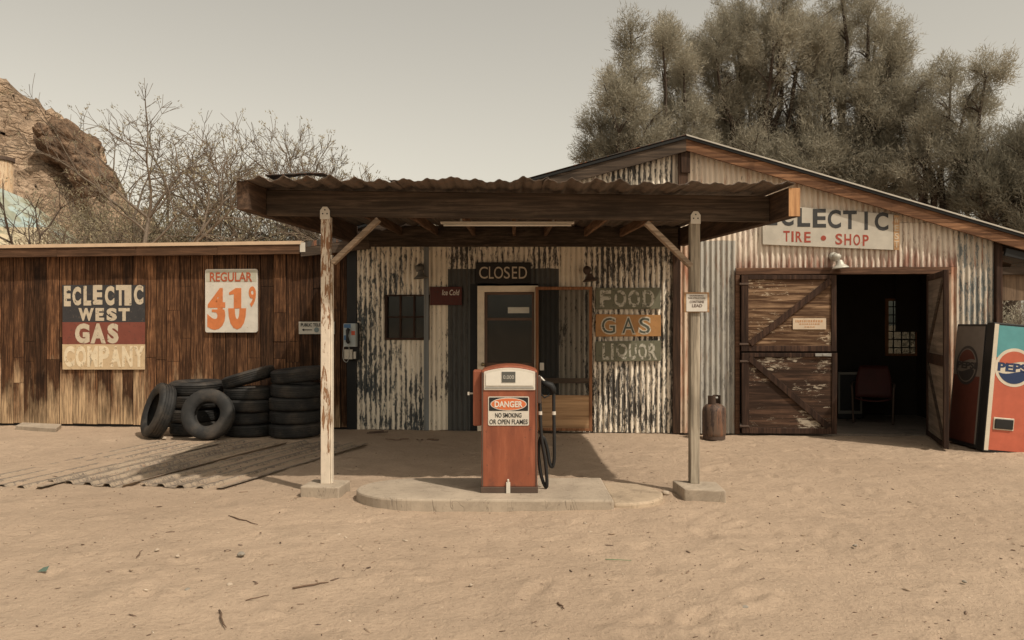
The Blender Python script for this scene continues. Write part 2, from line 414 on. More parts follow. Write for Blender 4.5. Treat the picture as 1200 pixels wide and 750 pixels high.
def text(s, q, d, mat, parent, bold=0.02, name='lettering', clip=None, frame_pts=None, jit=0.0, thick=.0025, slant=0):
    """q = (u0,z0,u1,z1[,dz]) box of the word on the sign; dz = rise of the right end"""
    u0, z0, u1, z1 = q[:4]; dz = q[4] if len(q) > 4 else 0
    me, yr = text_mesh(s, bold, clip, slant)
    co = np.zeros(len(me.vertices)*3); me.vertices.foreach_get('co', co); co = co.reshape(-1, 3)
    xa, xb = co[:,0].min(), co[:,0].max(); ya, yb = yr if yr else (co[:,1].min(), co[:,1].max())
    fx = (co[:,0]-xa)/max(1e-6, xb-xa); fy = (co[:,1]-ya)/max(1e-6, yb-ya)
    off = ORGof(parent)
    out = np.stack([u0+fx*(u1-u0)-off.x, np.full(len(fx), d-off.y), z0+fy*(z1-z0)+fx*dz-off.z], 1)
    me.vertices.foreach_set('co', out.ravel()); me.update()
    me.materials.clear(); me.materials.append(mat); me.name = name
    o = bpy.data.objects.new(name, me); COL.objects.link(o); o.parent = parent; ORG[o.name] = off
    md = o.modifiers.new('solid', 'SOLIDIFY'); md.thickness = thick; md.offset = 0
    return o
def qpx(px0, py0, px1, py1, d):      # pixel box (top-left, bottom-right) to (u0,z0,u1,z1)
    u0, z1 = wp(px0, py0, d); u1, z0 = wp(px1, py1, d); _, z0b = wp(px0, py1, d)
    return (u0, z0b, u1, z1, z0 - z0b)
def board4(mb, pts, d0, d1):         # four px corners tl,tr,br,bl
    P = [wp(x, y, d0) for x, y in pts]
    tl, tr, br, bl = P
    mb.hexa([(bl[0], d0, bl[1]), (br[0], d0, br[1]), (br[0], d1, br[1]), (bl[0], d1, bl[1]), (tl[0], d0, tl[1]), (tr[0], d0, tr[1]), (tr[0], d1, tr[1]), (tl[0], d1, tl[1])])
    return mb

# ------------------------------------------------------------------ world, light, camera
w = bpy.data.worlds.new('World'); scn.world = w; w.use_nodes = True
nt = w.node_tree; bg = nt.nodes['Background']
sky = nt.nodes.new('ShaderNodeTexSky'); sky.sky_type = 'NISHITA'; sky.sun_disc = False
S = Vector((.56, -.52, 1.0)).normalized()
sky.sun_elevation = math.asin(S.z); sky.sun_rotation = math.atan2(S.x, S.y)
sky.air_density = 1.0; sky.dust_density = 3.0; sky.ozone_density = .6; sky.altitude = 600
hs = nt.nodes.new('ShaderNodeHueSaturation'); hs.inputs['Saturation'].default_value = .22
mx = nt.nodes.new('ShaderNodeMix'); mx.data_type = 'RGBA'; mx.blend_type = 'MULTIPLY'; mx.inputs[0].default_value = 1; mx.inputs[7].default_value = (1.08, .965, .77, 1)
nt.links.new(sky.outputs[0], hs.inputs['Color']); nt.links.new(hs.outputs[0], mx.inputs[6]); nt.links.new(mx.outputs[2], bg.inputs[0])
bg.inputs[1].default_value = .12
sl = bpy.data.lights.new('sun', 'SUN'); sl.energy = 2.6; sl.angle = R(.9); sl.color = (1, .90, .76)
so = bpy.data.objects.new('sun', sl); COL.objects.link(so); so.rotation_euler = S.to_track_quat('Z', 'Y').to_euler(); so.location = (8, -8, 14)
cam = bpy.data.cameras.new('camera'); cam.sensor_width = 36; cam.lens = 36*FPX/1200; cam.shift_y = 5/1200; cam.clip_end = 3000
co = bpy.data.objects.new('camera', cam); COL.objects.link(co); co.location = (0, 0, CAMH); co.rotation_euler = (R(90), 0, 0); scn.camera = co
scn.view_settings.view_transform = 'Standard'; scn.view_settings.look = 'None'; scn.view_settings.gamma = 1; scn.view_settings.exposure = .35

# ------------------------------------------------------------------ ground
def build_ground():
    xs = list(np.arange(-900, -60, 60)) + list(np.arange(-60, -9, 3.0)) + list(np.arange(-9, 9, .036)) + list(np.arange(9, 60, 3.0)) + list(np.arange(60, 901, 60))
    ys = list(np.arange(-200, -10, 30)) + list(np.arange(-10, 2.5, 1)) + list(np.arange(2.5, 12.6, .036)) + list(np.arange(12.7, 60, 3)) + list(np.arange(60, 1001, 60))
    xs = np.array(xs); ys = np.array(ys)
    pits = [(random.uniform(-7, 8), random.uniform(3.5, 11.2), random.uniform(.045, .12), random.uniform(0, 3.1), random.uniform(.006, .018)) for _ in range(800)]
    X, Y = np.meshgrid(xs, ys)
    Z = np.zeros_like(X)
    inn = (abs(X) < 9.1) & (Y > 2.4) & (Y < 12.7)
    for j in range(len(ys)):
        if not (2.4 < ys[j] < 12.7): continue
        for i in range(len(xs)):
            if abs(xs[i]) > 9.05: continue
            p = Vector((xs[i], ys[j], 0))
            Z[j, i] = .020*noise.noise(p*.7) + .008*noise.noise(p*2.9) + .006*noise.noise(p*7) + .003*noise.noise(p*15)
    for (a, b, r, t, h) in pits:
        m = (abs(X-a) < 3*r) & (abs(Y-b) < 3*r)
        dx = (X[m]-a)*math.cos(t) + (Y[m]-b)*math.sin(t); dy = -(X[m]-a)*math.sin(t) + (Y[m]-b)*math.cos(t)
        q = (dx/(r*1.5))**2 + (dy/(r*.6))**2
        Z[m] += -h*np.exp(-q*1.6) + h*.55*np.exp(-((np.sqrt(q)-1.35)**2)*6)
    Z -= .008
    # tyre tracks across the foreground
    for yt in (5.25, 5.55, 5.95): 
        cy = yt + .25*np.sin(X*.35)
        Z -= inn * .006*np.exp(-((Y-cy)/.11)**2)
    fl = (X > 2.4) & (X < 6.9) & (Y > 11.5); Z[fl] = -.03
    n = len(xs)
    vs = np.stack([X.ravel(), Y.ravel(), Z.ravel()], 1)
    idx = np.arange(len(ys)*n).reshape(len(ys), n)
    f = np.stack([idx[:-1,:-1].ravel(), idx[:-1,1:].ravel(), idx[1:,1:].ravel(), idx[1:,:-1].ravel()], 1)
    o = fast_mesh('ground', vs, f, M['sand'], smooth=True)
    o['kind'] = 'structure'
def fast_mesh(name, vs, f, mat, rnd=None, smooth=False, parent=None):
    me = bpy.data.meshes.new(name); k = f.shape[1]
    me.vertices.add(len(vs)); me.vertices.foreach_set('co', np.asarray(vs, dtype=np.float32).ravel())
    me.loops.add(len(f)*k); me.loops.foreach_set('vertex_index', f.astype(np.int32).ravel())
    me.polygons.add(len(f)); me.polygons.foreach_set('loop_start', np.arange(0, len(f)*k, k, dtype=np.int32)); me.polygons.foreach_set('loop_total', np.full(len(f), k, dtype=np.int32))
    if smooth: me.polygons.foreach_set('use_smooth', np.ones(len(f), dtype=bool))
    me.update(calc_edges=True)
    if rnd is not None:
        at = me.attributes.new('rnd', 'FLOAT', 'FACE'); at.data.foreach_set('value', np.asarray(rnd, dtype=np.float32))
    me.materials.append(mat)
    o = bpy.data.objects.new(name, me); COL.objects.link(o)
    if parent: o.parent = parent
    ORG[o.name] = Vector((0,0,0))
    return o
build_ground()

# ------------------------------------------------------------------ corrugated building
AP = wp(804, 159, -.15); LF = wp(600, 215, -.15); RT = wp(1200, 275, -.15)
SLL = (AP[1]-LF[1])/(AP[0]-LF[0]); SLR = (AP[1]-RT[1])/(RT[0]-AP[0])
UL = U(417); UR = U(1165)
def roofz(u): return AP[1] - (SLL*(AP[0]-u) if u < AP[0] else SLR*(u-AP[0]))
BD = 6.2; GD = 2.6
bld = thing('corrugated_building', 'corrugated metal roadside building with peeling cream paint, low gable roof and open garage', 'building', (2.2, 0, 0), WALL)
def panel(u0, u1, z0, z1, mat, d=0.0, amp=.012, pitch=.076, name='corrugated_panel', parent=bld, dent=.006, sheared=None):
    n = max(4, int((u1-u0)/pitch*8)); us = np.linspace(u0, u1, n+1)
    top = (lambda u: roofz(u)-.05) if z1 is None else (lambda u: z1)
    rows = max(2, int((top((u0+u1)/2)-z0)/.28)); ks = np.linspace(0, 1, rows+1)
    mb = MB(); sd = random.random()*50
    def f(u, k):
        b = 0 if k > 0 else .012*noise.noise(Vector((u*4, sd, 0)))
        z = z0 + b + (top(u)-z0)*k
        return (u, d + amp*math.sin(2*math.pi*u/pitch) + dent*noise.noise(Vector((u*1.3, z*1.1, sd))), z)
    mb.grid([float(x) for x in us], [float(x) for x in ks], f)
    return mb.build(name, mat, parent, smooth=True)
def zz(px, py): return Zp(px, py)
# left part, around the barred window
wu0, wu1 = U(453), U(502); wz0, wz1 = zz(478, 396), zz(478, 347)
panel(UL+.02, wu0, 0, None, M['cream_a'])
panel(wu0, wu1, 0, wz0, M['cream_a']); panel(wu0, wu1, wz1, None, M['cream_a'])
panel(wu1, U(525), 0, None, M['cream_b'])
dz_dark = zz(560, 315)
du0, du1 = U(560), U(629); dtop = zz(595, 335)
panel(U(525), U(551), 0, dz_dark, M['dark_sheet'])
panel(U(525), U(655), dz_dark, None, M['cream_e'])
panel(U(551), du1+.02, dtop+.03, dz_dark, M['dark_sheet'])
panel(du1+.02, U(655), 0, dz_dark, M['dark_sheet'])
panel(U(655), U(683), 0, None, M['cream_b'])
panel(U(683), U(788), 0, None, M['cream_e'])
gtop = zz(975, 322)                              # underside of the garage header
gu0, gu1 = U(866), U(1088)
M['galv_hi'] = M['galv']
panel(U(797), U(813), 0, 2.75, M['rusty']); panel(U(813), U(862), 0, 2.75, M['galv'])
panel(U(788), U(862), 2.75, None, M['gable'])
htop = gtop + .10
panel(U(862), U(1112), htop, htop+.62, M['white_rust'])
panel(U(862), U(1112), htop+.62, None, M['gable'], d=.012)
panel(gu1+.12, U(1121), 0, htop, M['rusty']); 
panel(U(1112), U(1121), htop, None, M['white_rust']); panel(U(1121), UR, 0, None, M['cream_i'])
# trims
mb = MB(); mb.box(U(497.5), U(503), -.05, -.018, .0, 2.95); mb.build('corner_trim', corr('blue_grey_trim', (.20,.21,.21), (.3,.27,.22), .15), bld, bevel=.003)
mb = MB(); mb.box(U(788), U(797), -.06, .03, 0, 3.0); mb.build('wall_post', M['darkwood_z'], bld, bevel=.005, wob=.006)
mb = MB(); mb.box(UR, U(1172.5), -.06, .05, 0, roofz(UR)-.2); mb.build('corner_post', M['door_frame'], bld, bevel=.005)
mb = MB(); mb.box(U(551), U(560)-.005, -.005, .03, 0, dtop+.03); mb.build('door_gap_shade', M['black'], bld)  # black strip standing in for the shaded recess left of the door
mb = MB(); mb.box(AP[0]-.10, AP[0]+.04, -.10, -.03, roofz(AP[0])-.78, roofz(AP[0])-.22); mb.box(AP[0]-.075, AP[0]+.06, -.13, -.105, roofz(AP[0])-.52, roofz(AP[0])-.2)
mb.build('king_post', M['darkwood_z'], bld, bevel=.012, wob=.02)
# roof sheets
def roof_half(sgn):
    mb = MB(); u1 = 6.95+.9 if sgn > 0 else UL-.35
    L = abs(u1-AP[0]); ds = np.arange(-.19, BD+.3, .0125)
    def f(k, d): 
        u = AP[0] + sgn*L*k
        return (u, d, roofz(u) + .012 + .008*math.sin(d/.076*2*math.pi) + .01*noise.noise(Vector((u, d, 3))))
    mb.grid([0, .25, .5, .75, 1], [float(x) for x in ds], f)
    return mb.build('roof_sheet', M['roof_dark'], bld, smooth=True, solid=.004)
roof_half(1); roof_half(-1)
def rake(sgn, mat, top, h, d0, d1, name):
    mb = MB(); u1 = 7.75 if sgn > 0 else UL-.3
    us = np.linspace(AP[0], u1, 9)
    for a, b in zip(us[:-1], us[1:]):
        za, zb = roofz(a)-top, roofz(b)-top
        pts = [(a, za-h), (b, zb-h), (b, zb), (a, za)] if sgn > 0 else [(b, zb-h), (a, za-h), (a, za), (b, zb)]
        mb.prism(pts, d0, d1, rnd=.5)
    o = mb.build(name, mat, bld)
    return o
rake(1, M['barge'], .05, .16, -.165, -.125, 'barge_board'); rake(-1, M['darkwood_x'], .05, .17, -.165, -.125, 'barge_board')  # shade on the left board is put in by its darker wood
M['flash'] = plain('roof_flashing', (.5,.46,.4), .5, .3)
rake(1, M['flash'], -.012, .02, -.2, -.192, 'edge_flashing')
rake(1, M['black'], .012, .035, -.188, -.1, 'roof_batten'); rake(-1, M['black'], .012, .035, -.188, -.1, 'roof_batten')
mb = MB()
for d in (.4, 1.6, 3.0, 4.4, 5.8): mb.beam((AP[0], d, roofz(AP[0])-.12), (7.7, d, roofz(7.7)-.12), .06, .12); mb.beam((UL, d, roofz(UL)-.12), (AP[0], d, roofz(AP[0])-.12), .06, .12)
mb.build('roof_rafters', M['darkwood_x'], bld)
# inner and rear walls, floor
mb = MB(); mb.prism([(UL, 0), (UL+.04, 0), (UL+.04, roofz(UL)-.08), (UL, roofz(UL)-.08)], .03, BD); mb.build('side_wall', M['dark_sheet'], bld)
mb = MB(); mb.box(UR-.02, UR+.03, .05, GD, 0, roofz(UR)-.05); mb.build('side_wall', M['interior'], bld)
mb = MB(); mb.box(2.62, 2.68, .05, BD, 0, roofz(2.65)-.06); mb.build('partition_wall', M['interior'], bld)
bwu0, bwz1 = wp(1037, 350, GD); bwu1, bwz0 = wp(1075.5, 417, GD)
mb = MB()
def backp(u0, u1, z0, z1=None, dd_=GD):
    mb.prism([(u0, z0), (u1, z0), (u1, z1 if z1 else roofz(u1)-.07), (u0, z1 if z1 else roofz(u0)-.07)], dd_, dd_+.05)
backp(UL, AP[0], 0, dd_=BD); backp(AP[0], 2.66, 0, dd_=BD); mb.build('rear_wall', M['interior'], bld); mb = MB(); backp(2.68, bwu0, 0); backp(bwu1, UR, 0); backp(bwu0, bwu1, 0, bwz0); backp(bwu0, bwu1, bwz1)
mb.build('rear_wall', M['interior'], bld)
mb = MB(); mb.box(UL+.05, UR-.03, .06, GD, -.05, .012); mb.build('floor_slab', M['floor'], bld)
mb = MB()
mb.box(bwu0, bwu0+.05, GD-.03, GD+.02, bwz0, bwz1); mb.box(bwu1-.04, bwu1, GD-.03, GD+.02, bwz0, bwz1); mb.box(bwu0+.05, bwu1-.04, GD-.03, GD+.02, bwz0, bwz0+.04); mb.box(bwu0+.05, bwu1-.04, GD-.03, GD+.02, bwz1-.04, bwz1)
rw = mb.build('rear_window', M['orange_wood'], bld)
mb = MB()
for k in range(1, 4): u = bwu0 + (bwu1-bwu0)*k/4; mb.box(u-.008, u+.008, GD-.02, GD-.005, bwz0, bwz1)
for k in range(1, 7): z = bwz0 + (bwz1-bwz0)*k/7; mb.box(bwu0, bwu1, GD-.024, GD-.021, z-.009, z+.009)
mb.build('glazing_bars', M['black'], rw)
MB().box(bwu0+.05, bwu1-.04, GD+.0, GD+.004, bwz0+.04, bwz1-.04).build('pane', M['glass'], rw)
# front window with bars
mb = MB()
for (a, b, c, e) in ((wu0-.02, wu0+.02, wz0, wz1), (wu1-.02, wu1+.02, wz0, wz1)): mb.box(a, b, -.035, .04, c, e)
mb.box(wu0-.02, wu1+.02, -.036, .04, wz0-.03, wz0); mb.box(wu0-.02, wu1+.02, -.036, .04, wz1, wz1+.02)
fw = mb.build('front_window', M['door_frame'], bld, bevel=.003)
mb = MB(); mb.box(wu0+.02, wu1-.02, .012, .018, wz0, wz1); mb.build('pane', M['glass'], fw)
mb = MB()
for k in (1, 2): u = wu0 + (wu1-wu0)*k/3; mb.box(u-.014, u+.014, -.012, .01, wz0, wz1)
mb.box(wu0+.02, wu1-.02, -.015, -.0125, (wz0+wz1)/2-.012, (wz0+wz1)/2+.012)
mb.build('glazing_bars', M['door_frame'], fw)
# shop door
mb = MB(); jw = .10
mb.box(du0, du0+jw, -.06, .03, 0, dtop-jw*.9); mb.box(du1-.03, du1+.02, -.06, .03, 0, dtop-jw*.9); mb.box(du0, du1+.02, -.062, .03, dtop-jw*.9, dtop)
dfm = mb.build('door_frame', M['door_white'], bld, bevel=.004)
a0, a1 = du0+jw+.005, du1-.035; zt = dtop-jw*.9-.005; zm = zz(595, 374); zb_ = zz(595, 425)
mb = MB(); st = .035
mb.box(a0, a0+st, -.02, .02, .02, zt); mb.box(a1-st, a1, -.02, .02, .02, zt); mb.box(a0+st, a1-st, -.02, .02, zt-st, zt); mb.box(a0+st, a1-st, -.024, .02, zm-.018, zm+.018); mb.box(a0+st, a1-st, -.02, .02, zb_-.1, zb_); mb.box(a0+st, a1-st, -.012, .012, .02, zb_-.1)
M['dk_br_paint'] = plain('brown_door_paint', (.13,.08,.055), .6)
dr = mb.build('shop_door', M['dk_br_paint'], bld, bevel=.003)
mb = MB(); mb.box(a0+st, a1-st, .0, .006, zb_, zm-.018); mb.box(a0+st, a1-st, .0, .006, zm+.018, zt-st); mb.build('pane', M['glass'], dr)
mb = MB(); q = wp(566, 427, -.08); mb.lathe([(.0,-.03),(.026,-.028),(.03,-.01),(.02,.005),(.012,.03)], (q[0], -.09, q[1]), Matrix.Rotation(R(-90), 3, 'X'), 16)
mb.build('knob', plain('brass', (.35,.27,.15), .4, .7), dr, smooth=True)
q = qpx(595, 360, 620, 367, -.03)
mb = MB(); mb.box(q[0], q[2], -.004, -.001, q[1], q[3]); mb.build('paper_notice', signpaint('paper', (.62,.60,.52), .1, (.4,.35,.3)), dr)
# screen door, swung back against the wall
su0, su1 = U(627.5, -.12), U(694, -.12); sz1 = Zp(660, 336, -.12); sz0 = .03
sr0, sr1 = Zp(660, 449, -.12), Zp(660, 443, -.12); sp = Zp(660, 463, -.12); fw_ = .045
mb = MB(); mb.box(su0, su0+fw_, -.145, -.11, sz0, sz1); mb.box(su1-fw_, su1, -.145, -.11, sz0, sz1); mb.box(su0+fw_, su1-fw_, -.145, -.11, sz1-fw_, sz1); mb.box(su0+fw_, su1-fw_, -.145, -.11, sz0, sz0+.04)
sd = mb.build('screen_door', M['orange_wood'], bld, bevel=.003)
mb = MB(); mb.box(su0+fw_, su1-fw_, -.14, -.115, sr0, sr1); mb.build('cross_rail', M['darkwood_x'], sd)
mb = MB(); mb.box(su0+fw_, su1-fw_, -.138, -.118, sz0+.04, sp); mb.build('kick_panel', M['raw_ply'], sd)
mb = MB(); mb.add([(su0+fw_, -.127, sp), (su1-fw_, -.127, sp), (su1-fw_, -.127, sz1-fw_), (su0+fw_, -.127, sz1-fw_)], [(0,1,2,3)]); mb.build('insect_screen', M['screen'], sd)
mb = MB(); q = wp(635, 430, -.16); mb.box(q[0]-.03, q[0]+.03, -.165, -.146, q[1]-.05, q[1]+.06); mb.build('latch', M['white_metal'], sd, bevel=.003)

# garage header, frame and leaves
mb = MB(); mb.box(U(861), U(1112), -.075, -.02, gtop, gtop+.10); mb.build('garage_header', M['header'], bld, bevel=.006, wob=.01)
mb = MB(); mb.box(U(861), U(866), -.07, .05, 0, gtop); mb.build('garage_jamb', M['header'], bld, bevel=.005)
mb = MB(); mb.box(gu1, gu1+.09, -.04, .05, 0, gtop); mb.build('garage_jamb', M['header'], bld, bevel=.005)
gm = U(977); zsp = zz(920, 412)
def leafpart(z0, z1, rising, mat, name, d0, label):
    a, b = gu0+.01, gm
    mb = MB(); mb.box(a+.10, b-.07, d0-.01, d0+.012, z0+.06, z1-.05); o = mb.build(name, mat, bld); o['label'] = label
    mb = MB(); mb.box(a, a+.10, d0-.03, d0+.02, z0, z1); mb.box(b-.07, b, d0-.03, d0+.02, z0, z1); mb.box(a+.10, b-.07, d0-.029, d0+.018, z1-.06, z1); mb.box(a+.10, b-.07, d0-.029, d0+.018, z0, z0+.08); mb.build('stile_frame', M['door_frame'], o, bevel=.005, wob=.008)
    mb = MB()
    p0, p1 = ((a+.12, z0+.10), (b-.08, z1-.08)) if rising else ((a+.10, z1-.07), (b-.12, z0+.1))
    mb.beam((p0[0], d0-.028, p0[1]), (p1[0], d0-.028, p1[1]), .026, .085, up=(0, 0, 1)); mb.build('diagonal_brace', M['door_frame'], o, bevel=.004)
    for z in (z0+.1, z1-.12): MB().box(a-.03, a+.10, d0-.038, d0-.031, z-.014, z+.014).build('strap_hinge', M['pump_dark'], o, bevel=.004)
    return o
up = leafpart(zsp+.008, gtop-.01, True, M['door_ply'], 'garage_door_upper', -.10, 'upper half leaf of sun-bleached plywood')
lo = leafpart(.03, zsp-.012, False, M['door_ply_low'], 'garage_door_lower', -.13, 'lower half leaf of dark plywood with scraped white paint')
mb = MB(); mb.box(gm-.30, gm-.08, -.175, -.165, zsp-.06, zsp-.02); mb.box(gm-.2, gm-.16, -.19, -.176, zsp-.055, zsp-.025); mb.build('sliding_bolt', M['steel'], lo, bevel=.003)
mb = MB(); q = wp(977, 400, -.1)
plq = qpx(929, 373, 968, 386, -.12); mb = MB(); mb.box(plq[0], plq[2], -.125, -.115, plq[1], plq[3]); pq = mb.build('notice_plate', signpaint('plate_cream', (.62,.50,.37), .1, (.3,.2,.12)), up, bevel=.002)
for k, (a, b, h) in enumerate(((.08,.9,.03),(.2,.8,.018),(.35,.65,.014))):
    mb = MB()
    W_ = plq[2]-plq[0]; z = plq[3]-.04-k*.04
    u = plq[0]+a*W_
    while u < plq[0]+b*W_: l = random.uniform(.012,.03); mb.box(u, u+l, -.1275, -.1255, z-h/2, z+h/2); u += l+.012
    mb.build('worn_print', M['print'], pq)
# right-hand leaf, swung outwards
hx, hy = gx(1086, 11.32), 11.27
fx_, fy_ = gx(1109, 10.03), 10.03
dl = Vector((fx_-hx, fy_-hy, 0)); LL = dl.length; ang = math.atan2(dl.y, dl.x)
leaf = bpy.data.objects.new('garage_door_open', None)
mbp = MB(); mbp.box(.07, LL-.06, -.012, .012, .06, gtop-.1)
leaf = mbp.build('garage_door_open', wood('inner_door_plywood', (.20,.155,.12), (.34,.27,.21), 'x', vary=.1, fine=.5, knots=.6), bld); leaf['label'] = 'plywood leaf swung outwards, its stained inner face showing'
ORG[leaf.name] = Vector((0,0,0))
me = leaf.data
co_ = np.zeros(len(me.vertices)*3); me.vertices.foreach_get('co', co_); co_ = co_.reshape(-1,3) + np.array([2.2, 0, 0]); me.vertices.foreach_set('co', co_.ravel())
# put the leaf in the building's frame
def w2w(x, y): dx, dy = x, y-11.84; return (dx*CS - dy*SN, dx*SN + dy*CS)
hu, hd = w2w(hx, hy); fu, fd = w2w(fx_, fy_)
leaf.location = (hu-2.2, hd, 0.0); leaf.rotation_euler = (0, 0, math.atan2(fd-hd, fu-hu))
def leafchild(mb, name, mat, **k):
    o = mb.build(name, mat, leaf, **k); return o
mb = MB(); mb.box(0, .07, -.03, .03, .02, gtop-.02); mb.box(LL-.06, LL, -.03, .03, .02, gtop-.02); mb.box(.07, LL-.06, -.029, .029, gtop-.1, gtop-.025); mb.box(.07, LL-.06, -.029, .029, .025, .09); mb.box(.07, LL-.06, -.028, .028, 1.03, 1.17)
leafchild(mb, 'stile_frame', M['door_frame'], bevel=.005)
mb = MB()
for sg in (1, -1): mb.beam((.08, sg*.02, 1.2), (LL-.08, sg*.02, gtop-.12), .018, .09); mb.beam((.08, sg*.02, 1.0), (LL-.08, sg*.02, .12), .018, .09)
leafchild(mb, 'diagonal_brace', M['darkwood_x'])
mb = MB(); mb.box(.25, .75, .03, .037, 1.05, 1.2); mb.tube([(.2, .05, 1.45), (.3, .07, 1.4), (.34, .06, 1.3), (.28, .05, 1.25)], .02, 8)
leafchild(mb, 'hung_cord', plain('green_cord', (.06,.07,.05), .8))

# lean-to at the right end
lt = thing('lean_to_shelter', 'dark open lean-to with brown plywood panel at right end of corrugated building', 'shed', (7.6, .6, 0), WALL)
mb = MB(); mb.box(U(1172.5), 9.6, .04, .09, Zp(1190, 352), Zp(1190, 322)); mb.build('plywood_panel', wood('stained_plywood', (.15,.10,.065), (.30,.2,.125), 'z', vary=.2), lt)
mb = MB(); mb.box(U(1172.5), 9.6, -.04, .03, Zp(1190, 322), Zp(1190, 313)); mb.build('lintel', M['darkwood_x'], lt, bevel=.006)
mb = MB(); mb.prism([(6.95+.9, roofz(7.85)), (9.9, roofz(9.9)), (9.9, roofz(9.9)+.03), (7.85, roofz(7.85)+.03)], -.15, 3.0); mb.build('roof', M['roof_dark'], lt)
mb = MB(); mb.box(9.5, 9.6, -.02, .08, 0, roofz(9.5)); mb.box(9.5, 9.6, 2.8, 2.9, 0, roofz(9.5)); mb.build('post', M['darkwood_z'], lt)
mb = MB(); mb.beam((6.8, -.1, Zp(1172, 296)), (9.8, -.1, Zp(1172, 296)-.75), .05, .1); mb.build('eave_board', M['black'], lt)

# ------------------------------------------------------------------ plank building on the left
wb = thing('plank_building', 'long low building of dark weathered vertical planks under a flat board roof', 'building', (-6, 0, 0), WALL)
WL = -10.6; WRU = U(407)
mb = MB(); u = WL
ztop_w = 2.72
while u < WRU:
    wdt = random.choice([.17, .19, .2, .2, .21]); u2 = min(u+wdt, WRU)
    cuts = [.02+random.uniform(0, .02)]
    for z, pr_ in ((.62, .12), (1.02, .3), (1.32, .28), (1.75, .12), (2.1, .06)):
        if random.random() < pr_: cuts.append(z+random.uniform(-.04,.04))
    cuts.append(ztop_w)
    base_r = random.random()
    for z0, z1 in zip(cuts[:-1], cuts[1:]):
        dd = random.uniform(-.006, .006); g = random.uniform(.003, .0065)
        mb.box(u+g, u2-g, -.02+dd, .0+dd, z0+.0025, z1-.0025, base_r if random.random() < .8 else random.random())
    u = u2
mb.build('plank_wall', M['plank'], wb, bevel=.003)
mb = MB(); mb.box(WL, WRU, .012, .05, 0, ztop_w); mb.build('wall_backing', M['black'], wb)
mb = MB(); mb.box(WRU, UL+.018, -.03, .03, 0, 2.75); mb.build('corner_post', M['black'], wb, bevel=.004)
mb = MB(); mb.box(WL, WL+.05, .05, 4.6, 0, 2.6); mb.box(WL, UL, 4.6, 4.65, 0, 2.75); mb.build('rear_wall', M['interior'], wb)
zr = lambda px, py, d=-.2: Zp(px, py, d)
z_top0, z_top1 = zr(0, 287), zr(350, 282.5)
uA, uB = U(-260, -.2), U(352, -.2)
def zl(u, a=z_top0, b=z_top1): return a + (b-a)*(u-U(0,-.2))/(U(350,-.2)-U(0,-.2))
mb = MB(); mb.hexa([(WL-.1,-.2,zl(WL)-.05),(uB,-.2,zl(uB)-.05),(uB,4.8,zl(uB)+.02),(WL-.1,4.8,zl(WL)+.02),(WL-.1,-.2,zl(WL)),(uB,-.2,zl(uB)),(uB,4.8,zl(uB)+.06),(WL-.1,4.8,zl(WL)+.06)])
mb.build('roof_deck', M['drip'], wb, wob=.008)
mb = MB()
mb.hexa([(uB,-.19,zl(uB)-.1),(UL+.2,-.19,zl(uB)+.04),(UL+.2,4.7,zl(uB)+.1),(uB,4.7,zl(uB)),(uB,-.19,zl(uB)-.02),(UL+.2,-.19,zl(uB)+.12),(UL+.2,4.7,zl(uB)+.16),(uB,4.7,zl(uB)+.06)]); mb.build('roof_end_piece', M['roof_dark'], wb)
mb = MB(); us = np.linspace(WL-.1, uB-.02, 7)
for a, b in zip(us[:-1], us[1:]):
    mb.hexa([(a+.002,-.185,zl(a)-.19),(b-.002,-.185,zl(b)-.19),(b-.002,-.145,zl(b)-.19),(a+.002,-.145,zl(a)-.19),(a+.002,-.185,zl(a)-.052),(b-.002,-.185,zl(b)-.052),(b-.002,-.145,zl(b)-.052),(a+.002,-.145,zl(a)-.052)])
mb.build('fascia_board', M['fascia'], wb, bevel=.004, wob=.006)
mb = MB(); mb.beam((uB-.01, -.16, zl(uB)-.13), (UL+.25, -.16, zl(uB)-.02), .05, .2); mb.build('fascia_board', M['darkwood_x'], wb, bevel=.004)
mb = MB(); mb.box(uB-.01, uB+.07, -.192, -.187, zl(uB)-.16, zl(uB)-.02); mb.build('metal_strap', M['white_metal'], wb)
for k in range(14):
    pass
mb = MB()
for k in range(15): u = WL+.3+k*.55; mb.box(u, u+.05, -.14, .0, zl(u)-.13, zl(u)-.055)
mb.build('rafter_ends', M['darkwood_y'], wb)
mb = MB(); x0, y0 = gnd(22, 506); x1, y1 = gnd(70, 505)
cs_ = [w2w(*gnd(20, 504)), w2w(*gnd(66, 506.5)), w2w(*gnd(71, 500)), w2w(*gnd(26, 499))]
o = MB().slab([gnd(18, 503.5), gnd(66, 507), gnd(72, 501.5), gnd(26, 499.5)], -.02, .06); o = o.build('concrete_step', M['concrete'], loc=(*gnd(45, 503), 0), bevel=.008)
setp(o, 'low concrete step slab on the sand against the plank wall', 'step')

